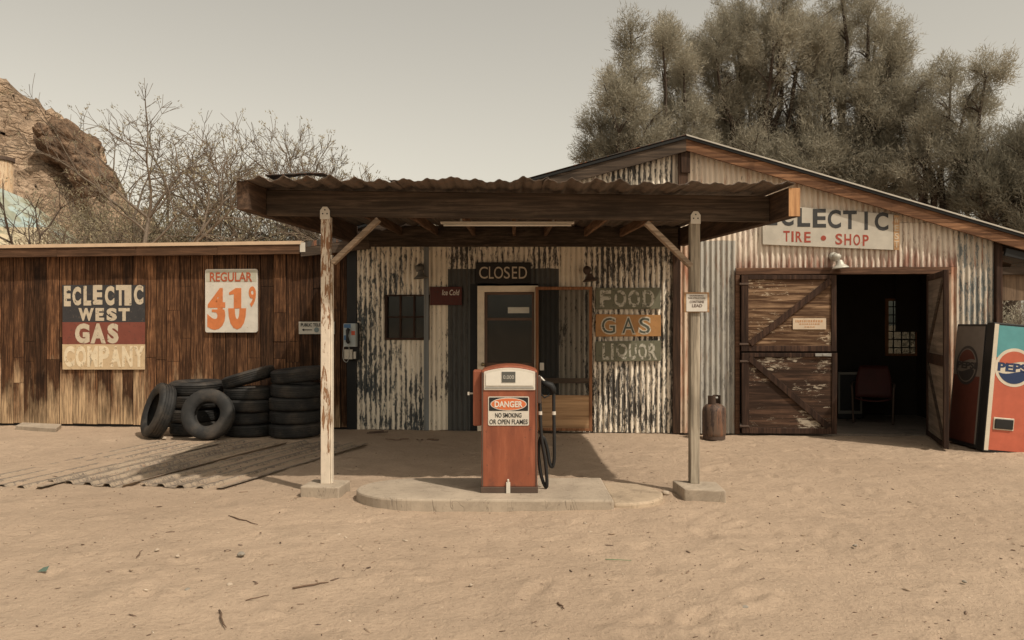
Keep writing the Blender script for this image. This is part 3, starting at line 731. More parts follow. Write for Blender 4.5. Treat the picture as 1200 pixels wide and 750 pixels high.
# ------------------------------------------------------------------ canopy
can = thing('canopy', 'dark timber canopy with rusty corrugated roof on two posts over the fuel pump', 'canopy', (0, 7.4, 0))
def cz(x, y): return 2.512 - .0125*x + .042*(y-6.95)
YB = lambda x: 11.84 - math.tan(TH)*x - .06
def side(x0, x1, mat):
    mb = MB(); y0, y1 = 6.95, YB((x0+x1)/2)
    mb.hexa([(x0,y0,cz(x0,y0)),(x1,y0,cz(x1,y0)),(x1,y1,cz(x1,y1)),(x0,y1,cz(x0,y1)),(x0,y0,cz(x0,y0)+.25),(x1,y0,cz(x1,y0)+.25),(x1,y1,cz(x1,y1)+.25),(x0,y1,cz(x0,y1)+.25)])
    return mb.build('side_beam', mat, can, bevel=.008)
s1 = side(-2.36, -2.26, M['darkwood_y']); s2 = side(2.37, 2.47, M['darkwood_y'])
mb = MB(); mb.box(2.372, 2.468, 6.944, 6.95, cz(2.4, 6.95)+.004, cz(2.4, 6.95)+.246); mb.build('cut_end', M['endgrain'], s2)
def cross(y0, y1, dz0, dz1, name='cross_beam', x0=-2.26, x1=2.37):
    mb = MB()
    mb.hexa([(x0,y0,cz(x0,y0)+dz0),(x1,y0,cz(x1,y0)+dz0),(x1,y1,cz(x1,y1)+dz0),(x0,y1,cz(x0,y1)+dz0),(x0,y0,cz(x0,y0)+dz1),(x1,y0,cz(x1,y0)+dz1),(x1,y1,cz(x1,y1)+dz1),(x0,y1,cz(x0,y1)+dz1)])
    return mb.build(name, M['darkwood_x'], can, bevel=.006)
cross(7.45, 7.54, 0.0, .235, 'front_beam')
mb = MB(); x0, x1 = -2.2, 2.35
ya, yb = YB(x0)-.12, YB(x1)-.12
zt0, zt1 = cz(x0, ya)+.262, cz(x1, yb)+.262
mb.hexa([(x0,ya,2.70),(x1,yb,2.66),(x1,yb+.08,2.66),(x0,ya+.08,2.70),(x0,ya,zt0),(x1,yb,zt1),(x1,yb+.08,zt1),(x0,ya+.08,zt0)]); mb.build('rear_beam', M['darkwood_x'], can, bevel=.006)
for x in (-1.62, -1.1, -.55, 0.0, .48, 1.02, 1.55):
    mb = MB(); x += random.uniform(-.03, .03)
    mb.beam((x, 7.545, cz(x, 7.545)+.17), (x+random.uniform(-.04,.04), YB(x)-.13, cz(x, YB(x))+.17), .045, .11); mb.build('rafter', M['rafter'], can, bevel=.004)
# roof sheets of the canopy
def canopy_roof(x0, x1, lift, seed, yo):
    mb = MB(); xs = np.linspace(x0, x1, int((x1-x0)/.0125)); ys = list(np.linspace(6.90+yo, 7.3, 8)) + list(np.linspace(7.5, 11.8, 14))
    def prof(x):
        p = (x/.205) % 1.0; q = abs(p-.5)*2           # sharp rounded ridges
        return (.034+.012*math.sin(x*2.7))*(1-q)**1.6 - .008 + .004*math.sin(x/.205*6*math.pi)
    def f(x, y):
        e = max(0, (7.25-y)/.35); nn = noise.noise(Vector((x*3.1, seed, 0)))*.030*e + noise.noise(Vector((x*8, seed, 4)))*.016*e
        nb = noise.noise(Vector((x*1.2, y*.8, seed)))*.012
        yy = y + .05*noise.noise(Vector((x*2.3, seed, 9)))*e
        return (x, yy, cz(x, y) + .262 + prof(x) + lift + nn + nb)
    mb.grid([float(a) for a in xs], [float(b) for b in ys], f)
    return mb.build('roof_sheet', M['roof_rust'], can, smooth=True, solid=.003)
canopy_roof(-2.37, -1.0, .002, 1, 0); canopy_roof(-1.06, .32, .010, 5, .03); canopy_roof(.27, 1.5, .003, 9, -.02); canopy_roof(1.42, 2.42, .011, 13, .02)
# posts
def post(px, Y, w, zt, mat, name='post', z0=.09):
    x = gx(px, Y); mb = MB(); mb.box(x-w/2, x+w/2, Y-.05, Y+.05, z0, zt); return mb.build(name, mat, can, bevel=.006, wob=.004), x
pl, plx = post(382.6, 7.50, .084, cz(-1.7, 7.5)-.002, M['post_white'])
pl['label'] = 'peeling white painted post'
mb = MB(); mb.box(plx+.0425, plx+.058, -.03+7.50, .045+7.50, .09, 2.2); mb.build('white_strip', M['strip_white'], pl, bevel=.003)
mb = MB(); mb.box(plx-.054, plx+.054, 7.443, 7.449, 2.0, 2.16); 
pr, prx = post(813.5, 7.50, .086, cz(1.7, 7.5)-.002, M['grey_wood']); pr['label'] = 'bare grey post with nail holes'
def strap(x):
    z = cz(x, 7.45); mb = MB(); mb.prism([(x-.045, z-.03), (x+.045, z-.03), (x+.045, z+.05), (x+.02, z+.085), (x-.02, z+.085), (x-.045, z+.05)], 7.436, 7.442)
    o = mb.build('post_strap', M['white_metal'], can, bevel=.001)
    mb = MB()
    for dx, dz in ((0, .055), (-.02, .02), (.02, .02)): mb.lathe([(0, .0), (.007, .0), (.007, -.004)], (x+dx, 7.434, z+dz), Matrix.Rotation(R(90), 3, 'X'), 8)
    mb.build('nail_heads', M['black'], o)
strap(plx); strap(prx)
mb = MB(); mb.beam((plx+.06, 7.50, gz(308, 7.5)), (gx(444, 7.5), 7.50, cz(-1.2, 7.5)-.02), .045, .10, up=(0,-1,0)); mb.build('brace', M['brace'], can, bevel=.004)
mb = MB(); mb.beam((prx-.03, 7.50, gz(312, 7.5)), (gx(757, 7.5), 7.50, cz(1.2, 7.5)-.02), .045, .10, up=(0,-1,0)); mb.build('brace', M['brace'], can, bevel=.004)
def footing(pts, z1=.095):
    mb = MB(); mb.slab(pts, -.03, z1); return mb.build('footing', M['concrete'], can, bevel=.012, wob=.006)
footing([(plx-.20, 7.33), (plx+.16, 7.28), (plx+.20, 7.62), (plx-.16, 7.67)])
footing([(prx-.15, 7.22), (prx+.20, 7.13), (prx+.22, 7.56), (prx-.18, 7.60)])
# fluorescent batten
fl = thing('light_fitting', 'long narrow unlit white strip light hanging under the front of the canopy', 'lamp', (0, 7.8, 2.5))
xa, xb = gx(516, 7.8), gx(673, 7.8); zf = gz(262, 7.8)
mb = MB(); mb.box(xa, xb, 7.80, 7.86, zf+.0, zf+.022); mb.build('housing', M['white_metal'], fl, bevel=.004)
mb = MB(); mb.tube([(xa+.03, 7.81, zf-.012), (xb-.03, 7.81, zf-.012)], .012, 10); mb.build('tube', plain('white_glass_tube', (.7,.66,.58), .3, amt=.2), fl, smooth=True)
mb = MB()
for x in (xa+.2, xb-.2): mb.box(x-.01, x+.01, 7.8, 7.82, zf+.022, cz(x, 7.8)+.12)
mb.build('hanger', M['steel'], fl)
# bent scrap on the canopy roof
mb = MB()
sx0, sx1 = gx(312, 7.1), gx(386, 7.1)
def scr(k, y): 
    x = sx0+(sx1-sx0)*k
    return (x, 7.05+y*.3+.05*math.sin(k*5), cz(x, 7.1)+.315+.055*math.sin(k*math.pi)**.7*(1 if y > .3 else .35)+.01*noise.noise(Vector((k*6, y*3, 1))))
mb.grid([float(a) for a in np.linspace(0, 1, 30)], [0, .25, .5, .75, 1], scr)
o = mb.build('bent_metal_scrap', M['roof_dark'], loc=((sx0+sx1)/2, 7.1, 2.85), smooth=True, solid=.004); setp(o, 'bent scrap of dark sheet metal lying on the left end of the canopy roof', 'metal scrap')

# ------------------------------------------------------------------ island and pump
def island():
    yf, yb_ = 6.83, 7.80; x0, x1 = -1.40, .86; yc = (yf+yb_)/2; r = (yb_-yf)/2
    pts = [(x0+r*1.35 - r*1.35*math.cos(t), yc + r*math.sin(t)) for t in np.linspace(R(90), R(-90), 22)]
    pts = pts[::1]
    poly = [(x, y) for x, y in pts][::-1]
    poly = [(x1, yf)] if False else []
    left = [(x0+.65*(1-math.cos(t)), yc - r*math.sin(t)) for t in np.linspace(R(90), R(-90), 22)]   # front to back via the left tip
    left = [(x0+.65*(1-math.cos(t)), yc + r*math.sin(t)) for t in np.linspace(R(90), R(-90), 22)]   # back to front
    poly = left + [(x1, yf-.03), (x1, yb_)]
    root = thing('pump_island', 'low rounded concrete island under the fuel pump', 'kerb island', (0, 7.3, 0))
    mb = MB(); mb.slab(poly, -.04, .085); mb.build('island_slab', M['concrete'], root, bevel=.018, wob=.006)
    rt = [(x1+.002, yf+.02), (x1+.18, yf+.03), (x1+.36, yf+.13), (x1+.47, yf+.3), (x1+.5, yf+.5), (x1+.46, yf+.7), (x1+.33, yf+.87), (x1+.15, yf+.95), (x1+.002, yf+.96)]
    mb = MB(); n = len(rt); mb.slab(rt, -.04, .045); o = mb.build('worn_end', concrete_mat('dusty_concrete', (.46,.36,.26)), root, bevel=.02, wob=.008); o['label'] = 'sand-covered sunken right end'
island()
PX0, PX1, PY0, PY1, PZ = -.268, .222, 7.08, 7.50, .085
pump = thing('fuel_pump', 'faded orange vintage fuel pump with white face standing on the concrete island', 'fuel pump', (-.02, 7.28, PZ))
def orange():
    t = NT('faded_orange_paint')
    a = t.noise(t.co((3,3,.8)), 3, 7, .65); b = t.noise(t.co(), 14, 7, .7)
    c = t.mix(t.ramp(a, [(.35,0),(.7,1)]), (.285,.086,.042), (.19,.056,.03))
    c = t.mix(t.ramp(t.noise(t.co((1,1,.15)), 22, 5), [(.5,0),(.72,.4)]), c, (.40,.14,.075))
    c = t.mix(t.ramp(b, [(.63,0),(.67,.8)]), c, (.10,.045,.03))
    ch_ = t.noise(t.co(), 5.5, 9, .75, .4)
    c = t.mix(t.ramp(ch_, [(.645,0),(.665,.9)]), c, (.075,.038,.026))
    c = t.mix(t.ramp(t.noise(t.co((5,5,.5)), 3, 6, .7), [(.55,0),(.75,.55)]), c, (.15,.045,.025))
    z = t.sep(t.co(), 2)
    d = t.math('ADD', t.math('MULTIPLY', z, -1.9), t.noise(t.co(), 9, 6, .7))
    c = t.mix(t.ramp(d, [(.36,0),(.52,.7)]), c, (.14,.055,.035))
    t.bump(b, .1, .002)
    return t.fin(c, .55, 0, .35)
M['orange'] = orange()
def arch(w0, w1, zb, ze, rise, n=14, r=.0):
    pts = [(w0, zb), (w1, zb)]
    for k in range(n+1):
        t = k/n; x = w1 + (w0-w1)*t; s_ = (2*t-1)
        pts.append((x, ze + rise*(1-s_*s_)))
    return pts
mb = MB(); mb.prism(arch(PX0, PX1, PZ+.05, 1.155, .045), PY0, PY1); mb.build('cabinet', M['orange'], pump, bevel=.012)
M['pump_dark'] = plain('grimy_base', (.09,.06,.045), .7, amt=.5)
mb = MB(); mb.box(PX0-.006, PX1+.006, PY0-.008, PY1+.006, PZ, PZ+.055); mb.build('base', M['pump_dark'], pump, bevel=.004)
mb = MB()
for xx in (PX0+.004, PX1-.016): mb.box(xx, xx+.012, PY0-.005, PY0+.0, PZ+.06, 1.14)
mb.build('edge_trim', M['pump_dark'], pump)
fq0, fq1 = PX0+.022, PX1-.02
mb = MB(); mb.prism(arch(fq0, fq1, .985, 1.145, .035), PY0-.010, PY0-.001); face = mb.build('face_panel', M['white_metal'], pump, bevel=.003)
mb = MB(); mb.prism(arch(fq0+.018, fq1-.018, 1.025, 1.128, .03), PY0-.016, PY0-.011); mb.build('face_inset', plain('ivory_enamel', (.70,.66,.58), .4, amt=.25), face)
dx0, dx1, dz0, dz1 = gx(588, PY0), gx(604, PY0), gz(448, PY0), gz(435.5, PY0)
mb = MB(); mb.box(dx0, dx1, PY0-.020, PY0-.017, dz0, dz1); disp = mb.build('dial_window', plain('grey_dial', (.10,.10,.09), .35, amt=.2), face)
text('0.000', (dx0+.012, dz0+.03, dx1-.012, dz1-.03), PY0-.022, lettering_mat('dial_digits', (.45,.43,.38), 0), disp, .01, name='dial_digits')
mb = MB(); mb.box(fq0+.012, fq1-.012, PY0-.014, PY0-.0105, 1.0, 1.012); mb.build('trim_line', M['steel'], face)
# side box on the left
mb = MB(); mb.box(PX0-.075, PX0-.001, PY0+.06, PY0+.24, gz(499, 7.15), gz(434, 7.15)); sb = mb.build('side_boot', M['orange'], pump, bevel=.01)
mb = MB(); mb.tube([(PX0-.076, PY0+.12, gz(461, 7.2)), (PX0-.11, PY0+.12, gz(461, 7.2))], .008, 8); mb.box(PX0-.125, PX0-.108, PY0+.1, PY0+.14, gz(461, 7.2)-.014, gz(461, 7.2)+.014); mb.build('switch_handle', M['white_metal'], sb)
# nozzle, boot and hose on the right
mb = MB(); mb.box(PX1+.001, PX1+.035, PY0+.08, PY0+.28, .86, 1.10); nb_ = mb.build('nozzle_boot', M['pump_dark'], pump, bevel=.006)
hy_ = PY0+.16
def hp(px, py): return (gx(px, hy_), hy_, gz(py, hy_))
mb = MB(); mb.tube([hp(631, 441), hp(634, 443), hp(638, 447), hp(642, 451)], [.014, .013, .012, .012], 10); noz = mb.build('nozzle', plain('nozzle_steel', (.55,.52,.47), .35, .6), pump, smooth=True)
mb = MB(); 
body = [hp(634, 447), hp(640, 450), hp(645, 452), hp(648, 456), hp(649, 461)]
mb.tube(body, [.018, .03, .036, .032, .024], 10); mb.tube([hp(632,452), hp(633,461), hp(638,466), hp(644,463)], .008, 8); mb.build('nozzle_body', M['black'], noz, smooth=True)
M['hose'] = plain('black_hose', (.02,.02,.02), .5)
def catm(pts, n=8):
    P = [Vector(p) for p in pts]; P = [P[0]*2-P[1]] + P + [P[-1]*2-P[-2]]; out = []
    for i in range(1, len(P)-2):
        for k in range(n):
            t = k/n; out.append(.5*((2*P[i]) + (-P[i-1]+P[i+1])*t + (2*P[i-1]-5*P[i]+4*P[i+1]-P[i+2])*t*t + (-P[i-1]+3*P[i]-3*P[i+1]+P[i+2])*t**3))
    out.append(P[-2]); return out
def hq(px, py, dy=0): Y = hy_+dy; return (gx(px, Y), Y, gz(py, Y))
mb = MB(); mb.tube(catm([hq(649, 459), hq(649, 480), hq(649.5, 510), hq(649.5, 538, .02), hq(647, 547, .03), hq(644, 542, .03), hq(641, 525, .03), hq(637, 513, .02), hq(633, 514, .02), hq(631, 530, .02), hq(634, 556, .02), hq(639, 570, .02), hq(641, 566, .0), hq(639, 540, -.01), hq(635, 516, -.02), hq(633.5, 495, -.02), hq(633, 478, -.01), hq(632, 460, 0)], 8), .0155, 10); mb.build('hose', M['hose'], pump, smooth=True)
mb = MB(); mb.tube([hq(649, 482), hq(649, 486)], .0185, 12); mb.tube([hq(633, 482, -.015), hq(633, 486, -.015)], .0185, 12); mb.build('hose_clamp', M['white_metal'], pump)
mb = MB(); cx_ = gx(595.5, PY0-.01); mb.box(cx_-.018, cx_+.018, PY0-.022, PY0-.009, PZ+.0, PZ+.10); mb.tube([(cx_, PY0-.015, PZ+.10), (cx_, PY0-.015, PZ+.125)], .01, 8); mb.build('padlock_tag', M['white_metal'], pump, bevel=.003)
# danger sign on the pump
dsx0, dsx1, dsz0, dsz1 = gx(572, PY0), gx(620, PY0), gz(498.6, PY0), gz(464.6, PY0)
dsn = thing('danger_sign', 'DANGER NO SMOKING OR OPEN FLAMES sign fixed to the front of the orange pump', 'sign', ((dsx0+dsx1)/2, PY0-.002, dsz0))
def rrect(x0, z0, x1, z1, r, n=5):
    out = []
    for cx, cz_, a in ((x1-r, z0+r, -90), (x1-r, z1-r, 0), (x0+r, z1-r, 90), (x0+r, z0+r, 180)):
        for k in range(n+1): t = R(a+90*k/n); out.append((cx+r*math.cos(t), cz_+r*math.sin(t)))
    return out
y_ = PY0-.002
mb = MB(); mb.prism(rrect(dsx0, dsz0, dsx1, dsz1, .012), y_-.003, y_); mb.build('plate', signpaint('white_sign_face', (.62,.57,.49), .08, (.35,.28,.2), 8), dsn)
mh = dsz0+(dsz1-dsz0)*.505
mb = MB(); mb.prism(rrect(dsx0+.008, mh, dsx1-.008, dsz1-.008, .006), y_-.0045, y_-.0032); mb.build('black_field', plain('sign_black', (.02,.02,.02), .5), dsn)
def ell(cx, cz_, a, b, n=36): return [(cx+a*math.cos(2*math.pi*k/n), cz_+b*math.sin(2*math.pi*k/n)) for k in range(n)]
ec = ((dsx0+dsx1)/2, (mh+dsz1-.008)/2)
mb = MB(); mb.prism(ell(*ec, .158, .056), y_-.0055, y_-.0047); mb.build('oval_rim', lettering_mat('sign_white', (.66,.6,.52), .1), dsn)
mb = MB(); mb.prism(ell(*ec, .151, .050), y_-.0065, y_-.0057); mb.build('oval', plain('sign_orange', (.60,.16,.06), .5, amt=.2), dsn)
LW = lettering_mat('letter_white', (.70,.64,.55), .05); LB = lettering_mat('letter_black', (.02,.02,.02), .12)
text('DANGER', (ec[0]-.122, ec[1]-.027, ec[0]+.122, ec[1]+.027), y_-.0085, LW, dsn, .03, thick=.001)
text('NO SMOKING', (dsx0+.062, mh-.058, dsx1-.066, mh-.018), y_-.005, LB, dsn, .015, thick=.001)
text('OR OPEN FLAMES', (dsx0+.012, dsz0+.012, dsx1-.012, dsz0+.054), y_-.005, LB, dsn, .012, thick=.001)

# ------------------------------------------------------------------ signs on the walls
def wallsign(name, label, pts, d0, d1, mat, bevel=.002):
    cx = sum(p[0] for p in pts)/4; cy = max(p[1] for p in pts)
    u, z = wp(cx, cy, d0); s = thing(name, label, 'sign', (u, d1, z), WALL)
    b = board4(MB(), pts, d0, d1).build('board', mat, s, bevel=bevel)
    return s
def slab_i(box, d, mat, parent, one=False, name='lettering'):
    u0, z0, u1, z1 = qpx(*box, d)[:4]; w_ = u1-u0; h = z1-z0
    if one: poly = [(0,.78),(0,.66),(.36,.70),(.36,0),(.92,0),(.92,1),(.5,1)]
    else: poly = [(0,0),(1,0),(1,.2),(.72,.2),(.72,.8),(1,.8),(1,1),(0,1),(0,.8),(.28,.8),(.28,.2),(0,.2)]
    pts = [(u0+a*w_, z0+b*h) for a, b in poly]
    MB().prism(pts, d-.0035, d-.0005).build(name, mat, parent)
# painted company sign: dark, red and cream bands
d0 = -.045
s = thing('painted_sign', 'square ECLECTIC WEST GAS COMPANY sign in faded black, red and cream bands', 'sign', (U(121), -.03, Zp(121, 433)), WALL)
board4(MB(), [(73, 334), (170, 334), (169.5, 433), (73.5, 432.5)], d0+.006, -.03).build('board', M['fascia'], s)
for nm, ya, yb_, m_ in (('black_band', 334, 377.5, signpaint('faded_black', (.045,.043,.045), .25, (.10,.08,.065), 6)), ('red_band', 377.5, 403.5, signpaint('faded_red', (.21,.062,.042), .3, (.13,.05,.035), 6)), ('cream_band', 403.5, 433, signpaint('faded_cream', (.60,.45,.28), .35, (.42,.30,.18), 4))):
    board4(MB(), [(73, ya), (170, ya), (169.7, yb_), (73.3, yb_)], d0, d0+.005).build(nm, m_, s)
LC = lettering_mat('handpaint_cream', (.56,.47,.35), .42, 16); LC2 = lettering_mat('handpaint_pale', (.74,.62,.44), .5, 14)
word = lambda s_, box, d, m, p, b=.02, **k: text(s_, qpx(*box, d), d-.0015, m, p, b, **k)
for ch, xa_, xb_, ya, yb_ in (('E',75,83,335,359),('C',85,95,336,358),('L',98,107,335,358),('E',109,120,334,357),('C',123,134,335,358),('T',136,146,334,358),('I',146,154,334,358),('C',157,168,334,357)):
    word(ch, (xa_, ya, xb_, yb_), d0, LC, s, .055)
for ch, xa_, xb_ in (('W',92,110),('E',112,122),('S',125,137),('T',139,152)): word(ch, (xa_, 361, xb_, 376), d0, LC, s, .055)
for ch, xa_, xb_ in (('G',88,105),('A',106,124),('S',126,139)): word(ch, (xa_, 379, xb_, 402.5), d0, LC, s, .055)
for k, ch in enumerate('COMPANY'): word(ch, (75+k*13.6, 405.5, 75+k*13.6+12.4, 430), d0, LC2, s, .05)
# price sign
d0 = -.06
pts = [(240.5, 315.5), (301.5, 315.5), (301.5, 389.5), (240.5, 389.5)]
s = thing('price_sign', 'white REGULAR fuel price sign with orange painted numerals 41 and 9 on plank wall', 'sign', (U(271), -.03, Zp(271, 389)), WALL)
q = qpx(*pts[0], *pts[2], d0)
MB().prism([(u_, z_ + q[4]*(u_-q[0])/(q[2]-q[0])) for u_, z_ in rrect(q[0], q[1], q[2], q[3], .03)], d0, -.03).build('board', signpaint('white_board', (.68,.63,.55), .12, (.45,.38,.28), 5), s)
q2 = qpx(241.5, 317, 300.5, 330.5, d0-.001); MB().box(q2[0], q2[2], d0-.002, d0-.0005, q2[1], q2[3]).build('header_band', signpaint('tinted_header', (.50,.48,.38), .15, (.5,.4,.3)), s)
LO = lettering_mat('orange_numerals', (.62,.20,.07), .14, 9); LRd = lettering_mat('rust_red_letters', (.42,.10,.045), .25, 14)
word('REGULAR', (246, 319, 295.5, 330), d0-.003, LRd, s, .02)
def digit(ch, xa_, xb_, ya, yb_, clip, dd, b=.06): text(ch, qpx(xa_, ya, xb_, yb_, d0), d0-.002-dd, LO, s, b, name='numeral', clip=clip)
digit('4', 243.5, 264, 337.5, 370.5, ('up', .22), .0, .03); digit('3', 243.0, 264, 334, 386.5, ('low', .455), .0, .05)
slab_i((268.5, 337.5, 284, 361.5), d0, LO, s, True, 'numeral'); digit('0', 267.5, 288.5, 337, 386, ('low', .505), .0, .05)
text('9', qpx(291.5, 335.5, 300, 360, d0), d0-.002, LO, s, .03, name='numeral')
# public telephone sign
s = wallsign('telephone_sign', 'small white PUBLIC TELEPHONE sign with arrows behind the white canopy post', [(350, 377), (392, 377), (392, 391.5), (350, 391.5)], -.05, -.028, signpaint('phone_sign_white', (.50,.48,.42), .15, (.3,.25,.2), 6))
word('PUBLIC TELEPHONE', (352.5, 378.8, 389.5, 382.6), -.0505, LB, s, .03)
q = qpx(353, 384, 389, 389, -.052)
um, zm_ = (q[0]+q[2])/2, (q[1]+q[3])/2
mb = MB()
for sg in (-1, 1): mb.box(min(um+sg*.07, um+sg*.19), max(um+sg*.07, um+sg*.19), -.0545, -.0515, zm_-.006, zm_+.006); mb.prism([(um+sg*.19, zm_-.022), (um+sg*.225, zm_), (um+sg*.19, zm_+.022)][::sg], -.0545, -.0515)
mb.build('arrows', LB, s)
mb = MB(); mb.prism(ell(um, zm_, .038, .038, 20), -.0545, -.0515); o = mb.build('handset_symbol', plain('symbol_grey', (.16,.2,.2), .5), s)
# ice cold sign
s = wallsign('ice_cold_sign', 'small dark red Ice Cold sign beside the shop door', [(504, 336), (541, 336), (541, 357.5), (504, 357.5)], -.055, -.02, signpaint('oxblood', (.085,.02,.014), .4, (.05,.03,.025), 7))
word('Ice Cold', (518, 339.5, 538.5, 346), -.0555, LW, s, .01, slant=.2)
# closed sign
s = wallsign('closed_sign', 'black CLOSED sign with thin cream letters above the shop door', [(557.5, 307.5), (622, 307.5), (622, 332), (557.5, 332)], -.075, -.02, plain('sign_board_black', (.018,.015,.013), .6))
for ch, a, b in (('C',561.5,571.5),('L',573,578.5),('O',579,589.5),('S',590.5,597.5),('E',600,606),('D',608,617.5)): word(ch, (a, 312.5, b, 326.5), -.0755, lettering_mat('closed_cream', (.52,.43,.32), .15), s, -.008 if False else 0.0)
# food / gas / liquor
mg = signpaint('mossy_board', (.16,.155,.105), .35, (.09,.085,.065), 5); mo = signpaint('ochre_board', (.42,.22,.085), .3, (.25,.14,.07), 5)
LF_ = lettering_mat('worn_white_letters', (.50,.47,.39), .78, 24)
s = wallsign('food_sign', 'mossy grey FOOD board, topmost of three boards right of the screen door', [(698, 337.5), (774, 337), (774, 362), (698, 362.5)], -.045, -.02, mg)
for ch, a, b in (('F',703,716),('O',720,734),('O',736,750),('D',753,767)): word(ch, (a, 340, b, 360), -.0455, LF_, s, .035)
s = wallsign('gas_sign', 'orange ochre GAS board with grey white outlined letters below FOOD', [(698, 368), (774.5, 369), (774.5, 394), (698, 394.5)], -.045, -.02, mo)
LGd = lettering_mat('grey_green_letters', (.10,.11,.09), .5, 22); LGw = lettering_mat('white_outline', (.6,.54,.43), .45, 24)
for ch, a, b in (('G',704,722),('A',728,745),('S',748,763)): word(ch, (a, 371, b, 392), -.0455, LGw, s, .045); text(ch, qpx(a+1.3, 372.5, b-1.3, 390.5, -.0455), -.0495, LGd, s, .0)
s = wallsign('liquor_sign', 'mossy grey LIQUOR board, lowest of three boards right of the screen door', [(698, 400), (774.5, 399), (774.5, 423), (698, 424)], -.045, -.02, mg)
for ch, a, b in (('L',706,714),('I',716,719),('Q',722,735),('U',737,746),('O',748,758),('R',760,770)): word(ch, (a, 402.5, b, 421.5), -.0455, LF_, s, .03)
# tyre shop sign
d0 = -.06
tb = signpaint('pale_grey_board', (.50,.46,.39), .12, (.45,.3,.22), 3)
s = wallsign('tyre_shop_sign', 'long pale ECLECTIC TIRE SHOP sign under the gable above the garage doors', [(893, 239.5), (1047, 251), (1047, 293), (894, 286.5)], d0, -.025, tb, .003)
LK = lettering_mat('charcoal_letters', (.045,.045,.045), .18, 14); LR = lettering_mat('brick_red_letters', (.33,.065,.04), .22, 14)
def sl_(x): return (x-937)*.0555
for ch, a, b in (('E',899,911),('C',915,930),('L',934.5,949.5),('E',952.5,968),('C',970,985.5),('T',988,1004),('I',1013,1017),('C',1025,1041)):
    o_ = sl_((a+b)/2); word(ch, (a, 243.5+o_, b, 265.5+o_*.9), d0, LK, s, .03 if ch != 'I' else .015)
for ch, a, b in (('T',918,925.5),('I',927.5,930),('R',932.5,940),('E',942.5,950)): o_ = (a-918)*.05; word(ch, (a, 270.5+o_, b, 283+o_), d0, LR, s, .02)
for ch, a, b in (('S',979,987),('H',989.5,997.5),('O',1000,1008),('P',1011,1018)): o_ = (a-918)*.045; word(ch, (a, 271+o_, b, 284+o_), d0, LR, s, .02)
q = wp(965, 279, d0); MB().prism(ell(q[0], q[1], .036, .036, 24), d0-.004, d0-.001).build('dot', LR, s)
board4(MB(), [(1047.5, 252), (1054, 252.5), (1054, 293), (1047.5, 292.5)], d0-.002, -.03).build('edge_board', M['raw_ply'], s)
for k, ch in enumerate('WEST'): word(ch, (1048.3, 254+k*9.5, 1053.2, 261.5+k*9.5), d0-.003, LC, s, .02)
# lead notice on the grey post
yN = 7.44
ln = thing('lead_notice', 'small white notice on a square of plywood nailed to the grey canopy post', 'sign', (gx(816, yN), yN, gz(366, yN)))
MB().box(gx(801.5, yN), gx(831, yN), yN-.008, yN+.004, gz(366, yN), gz(342.5, yN)).build('backing_board', M['raw_ply'], ln, bevel=.002)
MB().box(gx(804, yN), gx(828.5, yN), yN-.012, yN-.009, gz(365, yN), gz(344.5, yN)).build('plate', signpaint('notice_white', (.62,.58,.52), .05, (.4,.35,.3)), ln)
def tw(s_, box, y, m, p, b=.02): text(s_, (gx(box[0], y), gz(box[3], y), gx(box[2], y), gz(box[1], y)), y, m, p, b, thick=.001)
ptr = lettering_mat('notice_print', (.16,.12,.1), .2, 30)
tw('WARNING', (808, 345.6, 824.5, 347.4), yN-.0135, ptr, ln); tw('THIS STRUCTURE', (806, 348.4, 826.5, 350.2), yN-.0135, ptr, ln)
tw('CONTAINS', (808.3, 352.3, 825, 355.2), yN-.0135, ptr, ln, .02); tw('LEAD', (811, 356.4, 823, 360), yN-.0135, ptr, ln, .03)

# ------------------------------------------------------------------ lamps
def lamp(px, py, sc, label, mat):
    u, z = wp(px, py, -.12); t = thing('wall_lamp', label, 'lamp', (u, -.02, z), WALL)
    MB().lathe([(0,-.03),(.05,-.03),(.06,-.01),(.06,.01)], (u, -.03, z), Matrix.Rotation(R(-90), 3, 'X'), 18).build('wall_plate', mat, t, smooth=True)
    MB().tube(catm([(u, -.03, z), (u, -.10, z+.03), (u+.01, -.16, z+.01), (u+.015, -.18, z-.05)], 5), .018*sc, 10).build('arm', mat, t, smooth=True)
    c = (u+.015, -.18, z)
    MB().lathe([(0,.035),(.04,.03),(.066,.005),(.066,-.03),(.045,-.06),(.04,-.085)], (u+.003,-.165,z-.0), Matrix.Scale(sc, 3), 24).build('junction_ball', mat, t, smooth=True)
    o = MB().lathe([(.035,-.07),(.05,-.1),(.062,-.135),(.10,-.165),(.125,-.185),(.13,-.2),(.12,-.19),(.09,-.165),(.05,-.14)], (u+.03,-.19,z), Matrix.Rotation(R(-6), 3, 'Y') @ Matrix.Scale(sc, 3), 28).build('shade', mat, t, smooth=True)
    MB().lathe([(0,-.19),(.02,-.185),(.03,-.165),(.025,-.145),(.014,-.13)], (u+.03,-.19,z), Matrix.Scale(sc, 3), 14).build('bulb', M['glass'], t, smooth=True)
    return t
lamp(979, 300, .9, 'pale grey bell lamp above the open garage doorway', plain('lamp_grey', (.48,.46,.40), .5, .2))
lamp(491, 313, .85, 'dark weathered bell lamp above the small barred window', plain('lamp_dark', (.16,.15,.13), .6, .2))
lamp(688, 316, .85, 'dark weathered bell lamp above the open screen door', M['pump_dark'])

